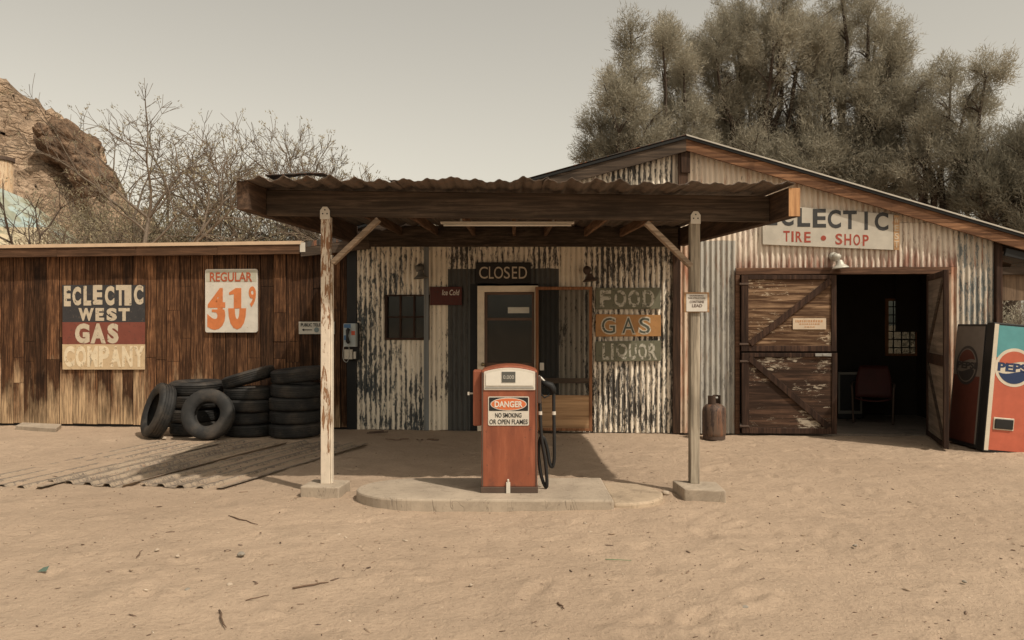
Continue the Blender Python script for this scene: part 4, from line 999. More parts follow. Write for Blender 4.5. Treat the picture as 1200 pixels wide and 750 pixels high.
# ------------------------------------------------------------------ pay phone
ph = thing('pay_phone', 'blue and silver pay phone on a black backboard at the corner of the plank wall', 'telephone', (U(411), -.03, Zp(411, 422)), WALL)
q = qpx(404.5, 378, 420, 422, -.1); MB().box(q[0], q[2], -.10, -.03, q[1], q[3]).build('backboard', M['black'], ph, bevel=.006)
q = qpx(402.5, 379, 417, 406.5, -.2); B = MB().box(q[0], q[2], -.21, -.10, q[1], q[3]).build('phone_body', signpaint('phone_silver', (.38,.42,.42), .1, (.25,.25,.24)), ph, bevel=.01)
bl = plain('phone_blue', (.06,.14,.27), .5)
W_ = q[2]-q[0]; H_ = q[3]-q[1]
MB().box(q[0]+.01, q[0]+W_*.6, -.214, -.2105, q[3]-.065, q[3]-.01).build('blue_header', bl, B)
MB().box(q[0]+.01, q[0]+W_*.28, -.214, -.2105, q[1]+.10, q[1]+.17).build('blue_label', bl, B)
MB().box(q[0]+W_*.66, q[2]-.01, -.2145, -.2105, q[1]+H_*.5, q[1]+H_*.68).build('red_label', plain('phone_red', (.5,.09,.045), .5), B)
hxx = q[0]+W_*.48
MB().tube([(hxx, -.235, q[1]+H_*.18), (hxx-.012, -.25, q[1]+H_*.25), (hxx-.016, -.255, q[1]+H_*.48), (hxx-.012, -.25, q[1]+H_*.70), (hxx, -.235, q[1]+H_*.76)], [.026, .028, .017, .028, .026], 10).build('handset', M['hose'], B, smooth=True)
MB().tube(catm([(hxx, -.24, q[1]+H_*.17), (hxx+.01, -.24, q[1]-.12), (hxx-.03, -.22, q[1]-.22), (hxx-.09, -.2, q[1]-.18), (hxx-.10, -.17, q[1]-.03), (hxx-.08, -.14, q[1]+.1)], 6), .006, 6).build('cord', M['steel'], B, smooth=True)
q = qpx(403.5, 409.5, 413, 421, -.12); MB().box(q[0], q[2], -.13, -.10, q[1], q[3]).build('coin_plate', signpaint('plate_white', (.58,.53,.45), .2, (.2,.17,.14), 9), ph, bevel=.004)
q = qpx(414.3, 412, 417, 420.5, -.12); MB().box(q[0], q[2], -.13, -.10, q[1], q[3]).build('coin_return', M['white_metal'], ph, bevel=.003)

# ------------------------------------------------------------------ tyres
def tyre_mesh(Rr, r, w):
    h = w/2; prof = []
    prof = [(r, -h*.62), (r+.012, -h*.80), (r+(Rr-r)*.35, -h*1.0), (r+(Rr-r)*.7, -h*1.0), (Rr-.018, -h*.86), (Rr-.004, -h*.74)]
    g = .009
    for k in (-.5, -.18, .18, .5):
        prof += [(Rr, h*(k-.075)), (Rr-g, h*(k-.055)), (Rr-g, h*(k+.055)), (Rr, h*(k+.075))]
    prof += [(Rr-.004, h*.74), (Rr-.018, h*.86), (r+(Rr-r)*.7, h), (r+(Rr-r)*.35, h), (r+.012, h*.8), (r, h*.62), (r+.03, h*.55), (Rr-.05, h*.6), (Rr-.03, 0), (Rr-.05, -h*.6), (r+.03, -h*.55)]
    return prof
M['tread'] = M['rubber']
def tyre(Rr, r, w, loc, rot, label, group='old tyres piled against the plank wall'):
    mb = MB(); mb.lathe(tyre_mesh(Rr, r, w), n=56, closed=True)
    o = mb.build('tyre', M['rubber'], loc=(0, 0, 0), smooth=True)
    md = o.modifiers.new('e', 'EDGE_SPLIT'); md.split_angle = R(38)
    o.location = loc; o.rotation_euler = rot
    return setp(o, label, 'tyre', group)
ordn = ['bottom', 'second from bottom', 'middle', 'fourth from bottom', 'topmost']
protos = {}
def tyre_copy(Rr, r, w, loc, rot, label):
    k = (round(Rr, 3), w)
    if k not in protos: protos[k] = tyre(Rr, r, w, loc, rot, label); return protos[k]
    o = protos[k].copy(); COL.objects.link(o); o.location = loc; o.rotation_euler = rot; o['label'] = label; return o
def stack(px, Yc, n, names, Rr=.37, w=.185, tilt_top=None, who='left'):
    x = gx(px, Yc); z = w/2
    for k in range(n):
        top = k == n-1 and tilt_top
        rot = (tilt_top[0], tilt_top[1], 0) if top else (random.uniform(-.03,.03), random.uniform(-.03,.03), random.random()*6)
        dz = tilt_top[2] if top else 0
        tyre_copy(Rr, .21, w, (x+random.uniform(-.03,.03), Yc+random.uniform(-.02,.02), z+dz), rot, f'{names[k]} tyre in the {who} of the three tyre stacks by the plank wall')
        z += w*.985
stack(231, 11.62, 4, ['bottom','second from bottom','third from bottom','topmost'], who='left', w=.19)
stack(292, 11.50, 5, ordn, who='middle', tilt_top=(.0, -.28, .055), w=.17)
stack(349, 11.42, 5, ordn, who='right', tilt_top=(.03, -.09, .03), w=.185)
tyre_copy(.345, .165, .21, (gx(243.5, 11.0), 11.02, .335), Euler((R(76), 0, R(8))).to_matrix().to_euler(), 'tyre leaning upright with its round hole facing the yard')
tyre_copy(.385, .23, .22, (gx(184, 11.2), 11.25, .36), Euler((R(72), 0, R(-52))).to_matrix().to_euler(), 'leftmost tyre of the pile, leaning sideways with its tread showing')

# ------------------------------------------------------------------ gas bottle
gxb, gyb = gnd(840.5, 516)
gb = thing('gas_bottle', 'rusty brown gas bottle standing against the galvanised sheets', 'gas bottle', (gxb, gyb+.17, 0))
c = (gxb, gyb+.17, 0)
MB().lathe([(.0,.02),(.13,.02),(.155,.05),(.16,.09),(.16,.37),(.15,.42),(.115,.46),(.06,.48),(0,.485)], c, None, 36).build('cylinder', corr('rusty_bottle', (.13,.085,.06), (.06,.04,.033), .45, rustamt=.5, rust=(.17,.08,.045), valley=0), gb, smooth=True)
MB().lathe([(.14,0),(.15,.0),(.15,.05),(.14,.05)], c, None, 30, closed=True).build('foot_ring', M['pump_dark'], gb)
MB().tube([(c[0], c[1], .48), (c[0], c[1], .54)], .022, 10).tube([(c[0]-.05, c[1], .555), (c[0]+.05, c[1], .555)], .016, 10).build('valve', M['steel'], gb)
mb = MB(); 
for a in (40, 220): 
    pts_ = [(c[0]+.085*math.cos(R(a+t)), c[1]+.085*math.sin(R(a+t)), .50+.0) for t in range(-50, 51, 10)]
    for p, q_ in zip(pts_[:-1], pts_[1:]): mb.hexa([(p[0],p[1],.455),(q_[0],q_[1],.455),(q_[0]*1.0+.003,q_[1]+.003,.455),(p[0]+.003,p[1]+.003,.455),(p[0],p[1],.59),(q_[0],q_[1],.59),(q_[0]+.003,q_[1]+.003,.59),(p[0]+.003,p[1]+.003,.59)])
mb.build('collar', M['pump_dark'], gb)

# ------------------------------------------------------------------ vending machine
vx, vy = gnd(1151.5, 530)
vm = thing('vending_machine', 'leaning red and teal Pepsi drinks machine at right edge beside the open garage leaf'.replace('Pepsi ', 'soft '), 'vending machine', (vx, vy, 0))
VW, VD, VH = .80, .84, 1.60
def logo(parent, cx, cz_, r, flat, mats, txtbold=.05, side=False):
    """round emblem: white disc, red upper wave, blue lower wave and the word"""
    T = (lambda x, z, o: (x, -o, z)) if not side else (lambda x, z, o: (-o, x, z))
    def shape(poly, o0, name, m):
        mb = MB(); n = len(poly)
        vs = [T(x, z, o0+.002) for x, z in poly] + [T(x, z, o0) for x, z in poly]
        mb.add(vs, [tuple(range(n)), tuple(range(2*n-1, n-1, -1))] + [(i, i+n, (i+1) % n + n, (i+1) % n) for i in range(n)]); return mb.build(name, m, parent)
    e = shape(ell(cx, cz_, r, r, 48), flat, 'emblem_disc', mats[0])
    ri = r*.84
    def wave(x, a, b): t = (x-cx)/ri; return cz_ + ri*(a + b*math.sin(t*math.pi*.9))
    n = 26
    a0 = .30; top = []
    xs_ = [cx-ri*.93 + 2*ri*.93*k/n for k in range(n+1)]
    up_ = [(x, wave(x, .31, .10)) for x in xs_] 
    arc_ = [(x, cz_+math.sqrt(max(0, ri*ri-(x-cx)**2))) for x in xs_[::-1]]
    arc_ = [(x, max(z, wave(x, .31, .10)+.0005)) for x, z in arc_]
    shape(up_+arc_, flat+.0025, 'emblem_red_wave', mats[1])
    dn = [(x, wave(x, -.31, .10)) for x in xs_[::-1]]
    arc2 = [(x, min(cz_-math.sqrt(max(0, ri*ri-(x-cx)**2)), wave(x, -.31, .10)-.0005)) for x in xs_]
    shape(arc2+dn, flat+.0025, 'emblem_blue_wave', mats[2])
    # lettering
    me, _ = text_mesh('PEPSI', .045)
    c3 = np.zeros(len(me.vertices)*3); me.vertices.foreach_get('co', c3); c3 = c3.reshape(-1, 3)
    fx = (c3[:,0]-c3[:,0].min())/np.ptp(c3[:,0])-.5; fy = (c3[:,1]-c3[:,1].min())/np.ptp(c3[:,1])-.5
    off = ORGof(parent); ow, oh = r*1.70, r*.46
    P = np.array([T(cx+a*ow, cz_+b*oh, flat+.004) for a, b in zip(fx, fy)]) - np.array(off)
    me.vertices.foreach_set('co', P.ravel()); me.materials.clear(); me.materials.append(mats[3]); me.update(); me.name = 'lettering'
    o = bpy.data.objects.new('lettering', me); COL.objects.link(o); o.parent = parent; ORG[o.name] = off
    md = o.modifiers.new('s', 'SOLIDIFY'); md.thickness = .001; md.offset = 0
ORG[vm.name] = Vector((0, 0, 0))
black = plain('machine_black', (.018,.018,.018), .4, amt=.4)
vb = MB().box(0, VW, .16, VD, .03, VH-.02).build('body', black, vm, bevel=.012)
vf = MB().box(-.0, VW+.01, 0, .15, .02, VH).build('door', black, vm, bevel=.008)
cream_p = signpaint('machine_cream', (.62,.55,.44), .05, (.4,.33,.25), 8, .45)
teal = signpaint('machine_teal', (.10,.30,.32), .03, (.2,.25,.25), 8, .4); redp = signpaint('machine_red', (.48,.12,.07), .04, (.4,.14,.09), 8, .4)
bluep = plain('emblem_blue', (.022,.04,.10), .45, amt=.1); 
MB().box(.01, .06, -.006, -.0005, .04, VH-.015).build('trim_strip', cream_p, vf); 
MB().box(.50, .545, -.006, -.0005, .04, VH-.015).build('trim_strip', cream_p, vf)
MB().box(.061, .499, -.005, -.0005, VH-.42, VH-.03).build('teal_panel', teal, vf)
MB().box(.061, .499, -.005, -.0005, .05, VH-.42).build('red_panel', redp, vf)
vl = MB().box(.10, .13, -.004, -.001, VH-.06, VH-.05).build('emblem', cream_p, vf)
logo(vl, .285, VH-.53, .235, .0055, (cream_p, redp, bluep, bluep))
sl1 = MB().box(.09, .34, -.014, -.0052, .30, .45).build('dispensing_slot', cream_p, vf, bevel=.004)
MB().box(.105, .325, -.03, -.0145, .315, .435).build('flap', black, sl1, bevel=.006)
MB().box(.56, .78, -.006, -.0005, .5, VH-.1).build('selection_panel', plain('selection_grey', (.3,.3,.28), .4), vf)
gs = signpaint('side_grey', (.20,.175,.155), .1, (.12,.1,.09), 8, .5); rs = signpaint('side_red', (.13,.04,.028), .1, (.1,.04,.03), 8, .5); bs = plain('side_dark', (.05,.045,.045), .5)
MB().box(-.006, -.0005, .20, VD-.04, VH-.68, VH-.05).build('side_upper_panel', gs, vb); MB().box(-.006, -.0005, .20, VD-.04, .08, VH-.68).build('side_lower_panel', rs, vb)
MB().box(-.007, -.0005, .175, .198, .08, VH-.05).build('side_trim', gs, vb); MB().box(-.007, -.0005, VD-.038, VD-.02, .08, VH-.05).build('side_trim', gs, vb)
vs_ = MB().box(-.0065, -.006, .3, .32, VH-.1, VH-.09).build('side_emblem', gs, vb)
# the side emblem reads front to back
def side_logo():
    par = vs_; cx, cz_, r = .51, VH-.55, .25
    def shp(poly, o0, name, m):
        n = len(poly); vs = [(-o0-.002, y, z) for y, z in poly] + [(-o0, y, z) for y, z in poly]
        MB().add(vs, [tuple(range(n)), tuple(range(2*n-1, n-1, -1))] + [(i, (i+1) % n, (i+1) % n + n, i+n) for i in range(n)]).build(name, m, par)
    shp(ell(cx, cz_, r, r, 40), .0065, 'emblem_disc', bs); shp(ell(cx, cz_, r*.86, r*.86, 40), .009, 'emblem_field', gs)
    ri = r*.8; n = 20; xs_ = [cx-ri*.9 + 2*ri*.9*k/n for k in range(n+1)]
    w1 = lambda x: cz_ + ri*(.32 + .1*math.sin(-(x-cx)/ri*2.8)); w2 = lambda x: cz_ + ri*(-.32 + .1*math.sin(-(x-cx)/ri*2.8))
    ar = lambda x: math.sqrt(max(0, ri*ri-(x-cx)**2))
    shp([(x, w1(x)) for x in xs_] + [(x, max(cz_+ar(x), w1(x)+.001)) for x in xs_[::-1]], .0115, 'emblem_red_wave', rs)
    shp([(x, min(cz_-ar(x), w2(x)-.001)) for x in xs_] + [(x, w2(x)) for x in xs_[::-1]], .0115, 'emblem_blue_wave', bs)
    me, _ = text_mesh('PEPSI', .045)
    c3 = np.zeros(len(me.vertices)*3); me.vertices.foreach_get('co', c3); c3 = c3.reshape(-1, 3)
    fx = (c3[:,0]-c3[:,0].min())/np.ptp(c3[:,0])-.5; fy = (c3[:,1]-c3[:,1].min())/np.ptp(c3[:,1])-.5
    P = np.stack([np.full(len(fx), -.013), cx - fx*r*1.75, cz_+fy*r*.36], 1)
    me.vertices.foreach_set('co', P.ravel()); me.materials.clear(); me.materials.append(bs); me.update(); me.name = 'lettering'
    o = bpy.data.objects.new('lettering', me); COL.objects.link(o); o.parent = par; ORG[o.name] = Vector((0,0,0))
    md = o.modifiers.new('s', 'SOLIDIFY'); md.thickness = .001; md.offset = 0
side_logo()
vm.rotation_euler = (0, R(5.0), R(-1.0)); vm.location = (vx, vy, -.01)

# ------------------------------------------------------------------ inside the garage
cx0, cy0 = gnd(1046, 503)
ch = thing('metal_chair', 'dark red tubular metal chair inside the garage doorway', 'chair', (cx0, cy0+.65, .012)); ch.rotation_euler = (0, 0, R(-25)); ORG[ch.name] = Vector((0,0,0))
cr = plain('chair_red', (.07,.018,.014), .6, amt=.4)
mb = MB(); mb.grid([float(a) for a in np.linspace(-.26,.26,10)], [float(a) for a in np.linspace(-.25,.25,8)], lambda x, y: (x, y, .40-.04*(1-(x/.26)**2)-.05*(y+.25))); mb.build('seat', cr, ch, smooth=True, solid=.012)
mb = MB(); mb.grid([float(a) for a in np.linspace(-.27,.27,10)], [float(a) for a in np.linspace(0,.5,8)], lambda x, z: (x*(1-.25*(z/.5)**3), .25+.18*z/.5+.03*(1-(x/.27)**2), .38+z)); mb.build('backrest', cr, ch, smooth=True, solid=.012)
for sg in (-1, 1):
    MB().tube(catm([(sg*.27,.32,.62), (sg*.30,.1,.62), (sg*.30,-.22,.60), (sg*.29,-.3,.52), (sg*.28,-.24,.1), (sg*.28,-.18,.02), (sg*.28,.2,.015), (sg*.28,.33,.02)], 6), .014, 8).build('arm_tube', M['pump_dark'], ch, smooth=True)
cb = w2w(*gnd(996, 492))
cab = thing('metal_cabinet', 'low dark cabinet with a pale frame in the shadows of the garage', 'cabinet', (cb[0], cb[1]+.1, .01), WALL)
a, b = cb[0]-.19, cb[0]+.19
MB().box(a, b, cb[1], cb[1]+.4, .012, .78).build('case', M['black'], cab, bevel=.01)
mb = MB(); f0, f1 = cb[1]-.012, cb[1]-.001
mb.box(a, a+.03, f0, f1, .1, .78); mb.box(b-.03, b, f0, f1, .1, .78); mb.box(a+.03, b-.03, f0, f1, .74, .78); mb.box(a+.03, b-.03, f0, f1, .1, .15); mb.build('front_frame', plain('dim_frame', (.16,.15,.13), .7), cab)
hb = wp(1062, 330, 2.4); MBb = MB().box(wp(1050, 330, 2.4)[0], wp(1078, 330, 2.4)[0], 2.4, 2.43, Zp(1062, 389, 2.4), 2.45)
tpl = MBb.build('hanging_board', M['interior'], frame=WALL, loc=(hb[0], 2.4, 1.8)); setp(tpl, 'dark board hanging inside the garage in front of the rear window', 'board')

# ------------------------------------------------------------------ corrugated sheets on the ground
M['old_sheet'] = corr('dusty_ground_sheet', (.36,.285,.21), (.20,.16,.125), .5, rustamt=.3, rust=(.22,.13,.08), rough=.85)
def gsheet(px, py, wid, length, ang, lift, label, seed, bury=0):
    x, y = gnd(px, py); mb = MB()
    us = np.arange(0, wid+.001, .012); vs = np.linspace(0, length, 16)
    def f(u, v):
        p = (u/.225) % 1; h = .030*(1 if p < .26 else (max(0, 1-(p-.26)/.1) if p < .36 else (max(0, (p-.9)/.1) if p > .9 else 0)))
        return (u, v, h + lift + .010*noise.noise(Vector((u*.9, v*.6, seed))) - bury*max(0, v/length)**2*.0 )
    mb.grid([float(a) for a in us], [float(b) for b in vs], f)
    o = mb.build('corrugated_sheet', M['old_sheet'], loc=(0,0,0), solid=.003, smooth=True)
    md = o.modifiers.new('e', 'EDGE_SPLIT'); md.split_angle = R(30)
    o.location = (x, y, 0); o.rotation_euler = (0, 0, R(ang)); return setp(o, label, 'metal sheet', 'corrugated sheets lying on the sand')
gsheet(-45, 566, .95, 2.9, -14, -.022, 'half buried corrugated sheet flat on the sand, leftmost of three', 1)
gsheet(56, 564, .92, 2.95, -15.5, -.013, 'corrugated sheet flat on the sand between two others with raised rib ends', 4)
gsheet(163, 567, .95, 3.0, -17, -.014, 'corrugated sheet flat on the sand, rightmost of three, nearest the white post', 8)

# ------------------------------------------------------------------ hill, dome, tank
def build_hill():
    xs = np.linspace(-75, -8, 330); ys = np.linspace(32, 85, 210)
    prof_px = [(-900, 60), (-300, 40), (-120, 70), (-30, 92), (0, 98), (18, 108), (45, 118), (75, 150), (100, 172), (122, 205), (140, 240), (175, 275), (230, 308), (340, 335), (500, 372)]
    V = np.zeros((len(ys), len(xs), 3))
    for j, y in enumerate(ys):
        for i, x in enumerate(xs):
            px = 600 + x/50*FPX*1.0
            py = np.interp(px, [p[0] for p in prof_px], [p[1] for p in prof_px])
            zr_ = (HOR-py)*50/FPX + 1.56
            k = 1/(1+math.exp(-(y-42)/3.0)); k = min(1, max(0, (y-34)/16))**.75
            z = zr_*k
            p = Vector((x, y, z))
            z *= math.exp(-max(0, y-51)/9.0); p.z = z
            rock = noise.fractal(p*.22, .8, 2.1, 5)*1.5
            v = noise.voronoi(Vector((x*.5, y*.4, z*.9+x*.18)))[0]
            crag = (v[1]-v[0]); v2 = noise.voronoi(Vector((x*1.5, y*1.3, z*2.4+x*.8)))[0]; crag2 = v2[1]-v2[0]
            st = noise.noise(Vector((x*.12, y*.12, (z+x*.35)*1.7)))*.55
            amp = min(1, k*1.6)*min(1, zr_/7)
            V[j, i] = (x + 1.0*noise.noise(p*.5)*amp, y - 1.5*crag*amp + .8*st*amp - .6*crag2*amp, z + (rock*.55 + crag*.9 + st*.6 + crag2*.35 + .22*noise.noise(p*2.3))*amp)
    idx = np.arange(len(ys)*len(xs)).reshape(len(ys), len(xs))
    f = np.stack([idx[:-1,:-1].ravel(), idx[:-1,1:].ravel(), idx[1:,1:].ravel(), idx[1:,:-1].ravel()], 1)
    t = NT('hill_rock')
    a = t.noise(t.co((1,1,2.4), (0,.35,0)), .8, 8, .68, .4); b = t.noise(t.co(), 3.5, 6, .7); g = t.noise(t.co(), .28, 4)
    c = t.mix(t.ramp(a, [(.36,0),(.62,1)]), (.33,.225,.15), (.70,.52,.37))
    c = t.mix(t.ramp(b, [(.52,0),(.7,.6)]), c, (.20,.15,.105))
    c = t.mix(t.ramp(g, [(.55,0),(.66,.6)]), c, (.22,.165,.12))
    vn = t.n.new('ShaderNodeTexVoronoi'); vn.feature = 'DISTANCE_TO_EDGE'; vn.inputs['Scale'].default_value = 1.1; t.l.new(t.n.new('ShaderNodeVectorMath').outputs[0], vn.inputs['Vector']) if False else None
    vm_ = t.n.new('ShaderNodeVectorMath'); vm_.operation = 'ADD'; t.l.new(t.co((1,1,2.2), (0,.5,0)), vm_.inputs[0]); t.l.new(t.noise(t.co(), .9, 5, .6, 0, 1), vm_.inputs[1]); t.l.new(vm_.outputs[0], vn.inputs['Vector'])
    cr_ = t.ramp(vn.outputs['Distance'], [(0, 0), (.12, 1)])
    c = t.mix(t.math('MULTIPLY', t.math('SUBTRACT', 1, cr_), .28), c, (.17,.115,.075))
    t.bump(t.math('ADD', t.math('ADD', a, t.math('MULTIPLY', b, .6)), t.math('MULTIPLY', cr_, .25)), 1, .6)
    o = fast_mesh('hill', V.reshape(-1, 3), f, t.fin(c, .95, 0, .1), smooth=False); o['kind'] = 'structure'
build_hill()
def boulder(px, py, rpx, Y, label, seed, sx=1.0, mat=None):
    c = Vector((gx(px, Y), Y, gz(py, Y))); r = rpx*Y/FPX
    bm = bmesh.new(); bmesh.ops.create_icosphere(bm, subdivisions=5, radius=1)
    for v in bm.verts:
        p = v.co.copy(); n_ = noise.fractal(p*1.3+Vector((seed,0,0)), .9, 2, 5)*.32; vo = noise.voronoi(p*1.6+Vector((seed,2,0)))[0]
        q_ = p*(1+n_+.35*(vo[1]-vo[0])); v.co = Vector((q_.x*sx, q_.y, q_.z))*r
    me = bpy.data.meshes.new('boulder'); bm.to_mesh(me); bm.free(); me.materials.append(mat)
    o = bpy.data.objects.new('boulder', me); COL.objects.link(o); o.location = c; o.rotation_euler = (0, R(38), 0); setp(o, label, 'rock')
t = NT('dark_rock'); a = t.noise(t.co((1,1,2)), 1.2, 8, .7, .4)
c = t.mix(t.ramp(a, [(.36,0),(.62,1)]), (.075,.05,.036), (.27,.18,.12)); t.bump(a, 1, .4); M['dark_rock'] = t.fin(c, .95, 0, .1)
boulder(82, 176, 25, 46, 'large dark craggy outcrop on the ridge of the hill', 3, 1.5, M['dark_rock'])
boulder(108, 208, 19, 45, 'smaller brown outcrop lower down the ridge above the bare trees', 8, 1.4, M['dark_rock'])
boulder(47, 152, 7, 44, 'small round dark boulder left of the craggy outcrop', 12, 1.1, M['dark_rock'])

# dome behind the plank building
bm = bmesh.new(); bmesh.ops.create_icosphere(bm, subdivisions=3, radius=4.95)
bmesh.ops.rotate(bm, verts=bm.verts, cent=(0,0,0), matrix=Matrix.Rotation(R(25), 3, 'Z') @ Matrix.Rotation(R(8), 3, 'X'))
bmesh.ops.bisect_plane(bm, geom=bm.verts[:]+bm.edges[:]+bm.faces[:], plane_co=(0,0,-.6), plane_no=(0,0,-1), clear_outer=True)
me = bpy.data.meshes.new('dome_shell'); bm.to_mesh(me); bm.free()
at = me.attributes.new('rnd', 'FLOAT', 'FACE'); 
def dome_r(c_):
    X_, Y_, Z_ = c_.x-14.9, c_.y+20, c_.z+.55; px = 600+X_/Y_*FPX; py = HOR-(Z_-CAMH)/Y_*FPX
    if px < 20 and 225 < py < 258 and c_.x+14.9-14.9 > 1.4: return .95
    if px < 42 and py >= 262: return .78
    return random.choice([.1, .3, .6])
at.data.foreach_set('value', [dome_r(p.center) for p in me.polygons])
t = NT('painted_dome'); rn = t.attr()
c = t.ramp(rn, [(0, (.34,.40,.36)), (.22, (.30,.30,.22)), (.5, (.40,.38,.28)), (.7, (.56,.47,.32)), (.86, (.36,.46,.45))], 'CONSTANT')
c = t.mix(t.ramp(t.noise(t.co(), .9, 5, .6), [(.52,0),(.55,.8)]), c, (.25,.25,.17)); c = t.mix(t.ramp(t.noise(t.co(), 7, 5, .6), [(.4,0),(.7,.3)]), c, (.5,.46,.36))
me.materials.append(t.fin(c, .7))
dome = bpy.data.objects.new('geodesic_dome', me); COL.objects.link(dome); dome.location = (-14.9, 20, .55)
setp(dome, 'faceted dome painted in pale green, teal and cream patches behind the plank building', 'dome')
tx, tz = gx(4, 38), gz(185, 38)
tk = thing('water_tank', 'rusty upright tank on the hillside above the dome at the left edge', 'tank', (tx-.3, 38, 0))
MB().lathe([(0,tz-.15),(.75,tz-.15),(.75,tz-3.5),(.75,0)], (tx-.4, 38, 0), None, 28).build('shell', corr('tank_rust', (.50,.38,.25), (.25,.15,.09), .3, rustamt=.6, rust=(.34,.17,.07), valley=0), tk, smooth=True)
MB().lathe([(0,tz+.05),(.82,tz),(.82,tz-.16),(.76,tz-.16)], (tx-.4, 38, 0), None, 28).build('lid', M['pump_dark'], tk)

# ------------------------------------------------------------------ trees
def tubes_np(segs, sides=4):
    """segs: list of (p0,p1,r0,r1) -> verts, faces"""
    P0 = np.array([s[0] for s in segs]); P1 = np.array([s[1] for s in segs]); r0 = np.array([s[2] for s in segs]); r1 = np.array([s[3] for s in segs])
    d = P1-P0; d /= np.linalg.norm(d, axis=1, keepdims=True)+1e-9
    ref = np.where(np.abs(d[:, 2:3]) < .9, np.array([[0,0,1.]]), np.array([[1.,0,0]])); a = np.cross(d, ref); a /= np.linalg.norm(a, axis=1, keepdims=True); b = np.cross(d, a)
    n = len(segs); V = np.zeros((n, 2, sides, 3))
    for k in range(sides):
        t = 2*math.pi*k/sides; o = a*math.cos(t)+b*math.sin(t)
        V[:, 0, k] = P0+o*r0[:, None]; V[:, 1, k] = P1+o*r1[:, None]
    base = np.arange(n)[:, None]*2*sides; F = []
    for k in range(sides):
        F.append(np.concatenate([base+k, base+(k+1) % sides, base+sides+(k+1) % sides, base+sides+k], 1))
    return V.reshape(-1, 3), np.concatenate(F, 0)
M['bark'] = wood('grey_bark', (.10,.075,.055), (.22,.17,.13), 'z', vary=.1)
M['twig'] = plain('twig_bark', (.16,.125,.095), .9, amt=.2); M['bark_dark'] = plain('dark_bark', (.075,.055,.042), .9)
def grow(p, d, L, r, lvl, segs, tips, bend=.28, split=(2, 4), up=.08, rnd=None, minr=.004, shrink=.72):
    n = 4 if lvl > 1 else 3
    pos = Vector(p); dr = Vector(d).normalized(); 
    for k in range(n):
        dr = (dr + Vector((random.gauss(0, bend), random.gauss(0, bend), random.gauss(0, bend)+up))*.55).normalized()
        q = pos + dr*(L/n); ra = r*(1-.45*k/n); rb = r*(1-.45*(k+1)/n)
        segs.append((tuple(pos), tuple(q), max(ra, minr), max(rb, minr)))
        pos = q
        if lvl > 0 and k >= 1 and random.random() < .62:
            sd = dr.orthogonal(); sd.rotate(Matrix.Rotation(random.random()*6.28, 3, dr)); nd = (dr*.75 + sd*random.uniform(.5, 1.0)).normalized()
            grow(pos, nd, L*shrink*random.uniform(.6, .95), rb*.6, lvl-1, segs, tips, bend, split, up, rnd, minr, shrink)
    if lvl > 0:
        for _ in range(random.randint(*split)):
            sd = dr.orthogonal(); sd.rotate(Matrix.Rotation(random.random()*6.28, 3, dr)); nd = (dr + sd*random.uniform(.25, .75)).normalized()
            grow(pos, nd, L*shrink*random.uniform(.75, 1.1), r*.52, lvl-1, segs, tips, bend, split, up, rnd, minr, shrink)
    else: tips.append((tuple(pos), tuple(dr)))
def blades(C, D, N, spread, blen, bw, along, seed=0, dj=.45):
    """C,D: clump centres and axes; N blades per clump -> tri mesh arrays and per-face rnd"""
    g = np.random.default_rng(seed); m = len(C)
    C = np.repeat(np.asarray(C), N, 0); D = np.repeat(np.asarray(D), N, 0); rn = np.repeat(g.random(m), N)
    t = g.random((len(C), 1))*along; P = C + D*t + g.normal(0, spread, C.shape)
    dd = D + g.normal(0, dj, C.shape); dd /= np.linalg.norm(dd, axis=1, keepdims=True)
    w_ = np.cross(dd, g.normal(0, 1, C.shape)); w_ /= np.linalg.norm(w_, axis=1, keepdims=True)+1e-9
    L = blen*g.uniform(.6, 1.3, (len(C), 1))
    A = P - w_*bw; B = P + w_*bw; T = P + dd*L
    V = np.stack([A, B, T], 1).reshape(-1, 3); F = np.arange(len(V)).reshape(-1, 3)
    return V, F, np.clip(rn*.8 + g.random(len(rn))*.2, 0, 1)
def bare_tree(px, Y, H, label, lvl=4, lean=(0,0,1), leafy=0, r=.11, bend=.22, mat=None, spread=.6, stems=3, leafmat=None, shrink=.72):
    x = gx(px, Y); root = thing('bare_tree', label, 'tree', (x, Y, 0), group='bare desert trees behind the plank building')
    segs = []; tips = []
    for k in range(stems):
        a = random.random()*6.28; d = Vector(lean) + Vector((math.cos(a), math.sin(a)*.6, 0))*spread
        grow((x+.15*math.cos(a), Y+.15*math.sin(a), 0), d, H*.40, r*1.2, lvl, segs, tips, bend, (2, 3), .05, minr=.0045, shrink=shrink)
    V, F = tubes_np(segs, 4); V -= np.array([x, Y, 0])
    fast_mesh('branches', V, F, mat or M['twig'], np.full(len(F), .5), parent=root)
    if leafy:
        C = np.array([t_[0] for t_ in tips]); D = np.array([t_[1] for t_ in tips]); sel = RNG.random(len(C)) < leafy
        if sel.sum() > 3:
            V, F, rn = blades(C[sel], D[sel], 8, .03, .06, .010, .08, seed=int(px)); V -= np.array([x, Y, 0]); fast_mesh('foliage', V, F, leafmat or M['sparse_leaf'], rn, parent=root)
    return root
M['sparse_leaf'] = leaf_mat('sparse_olive_leaf', (.21,.185,.12), (.38,.33,.23)); M['brush_leaf'] = leaf_mat('dry_brush_leaf', (.24,.19,.13), (.42,.34,.24))
random.seed(21)
bare_tree(212, 17.5, 6.6, 'tallest bare grey tree with forked branches above the square painted sign', 5, (-.05,0,1), .3, .11, stems=3, spread=.42, shrink=.70)
bare_tree(292, 18.5, 6.3, 'upright bare tree above the white price sign', 5, (.05,0,1), .3, .10, stems=2, spread=.3, shrink=.70)
bare_tree(372, 19, 5.4, 'thin bare tree rising behind the left end of the canopy', 5, (.12,0,1), .3, .075, stems=2, spread=.4, shrink=.70)
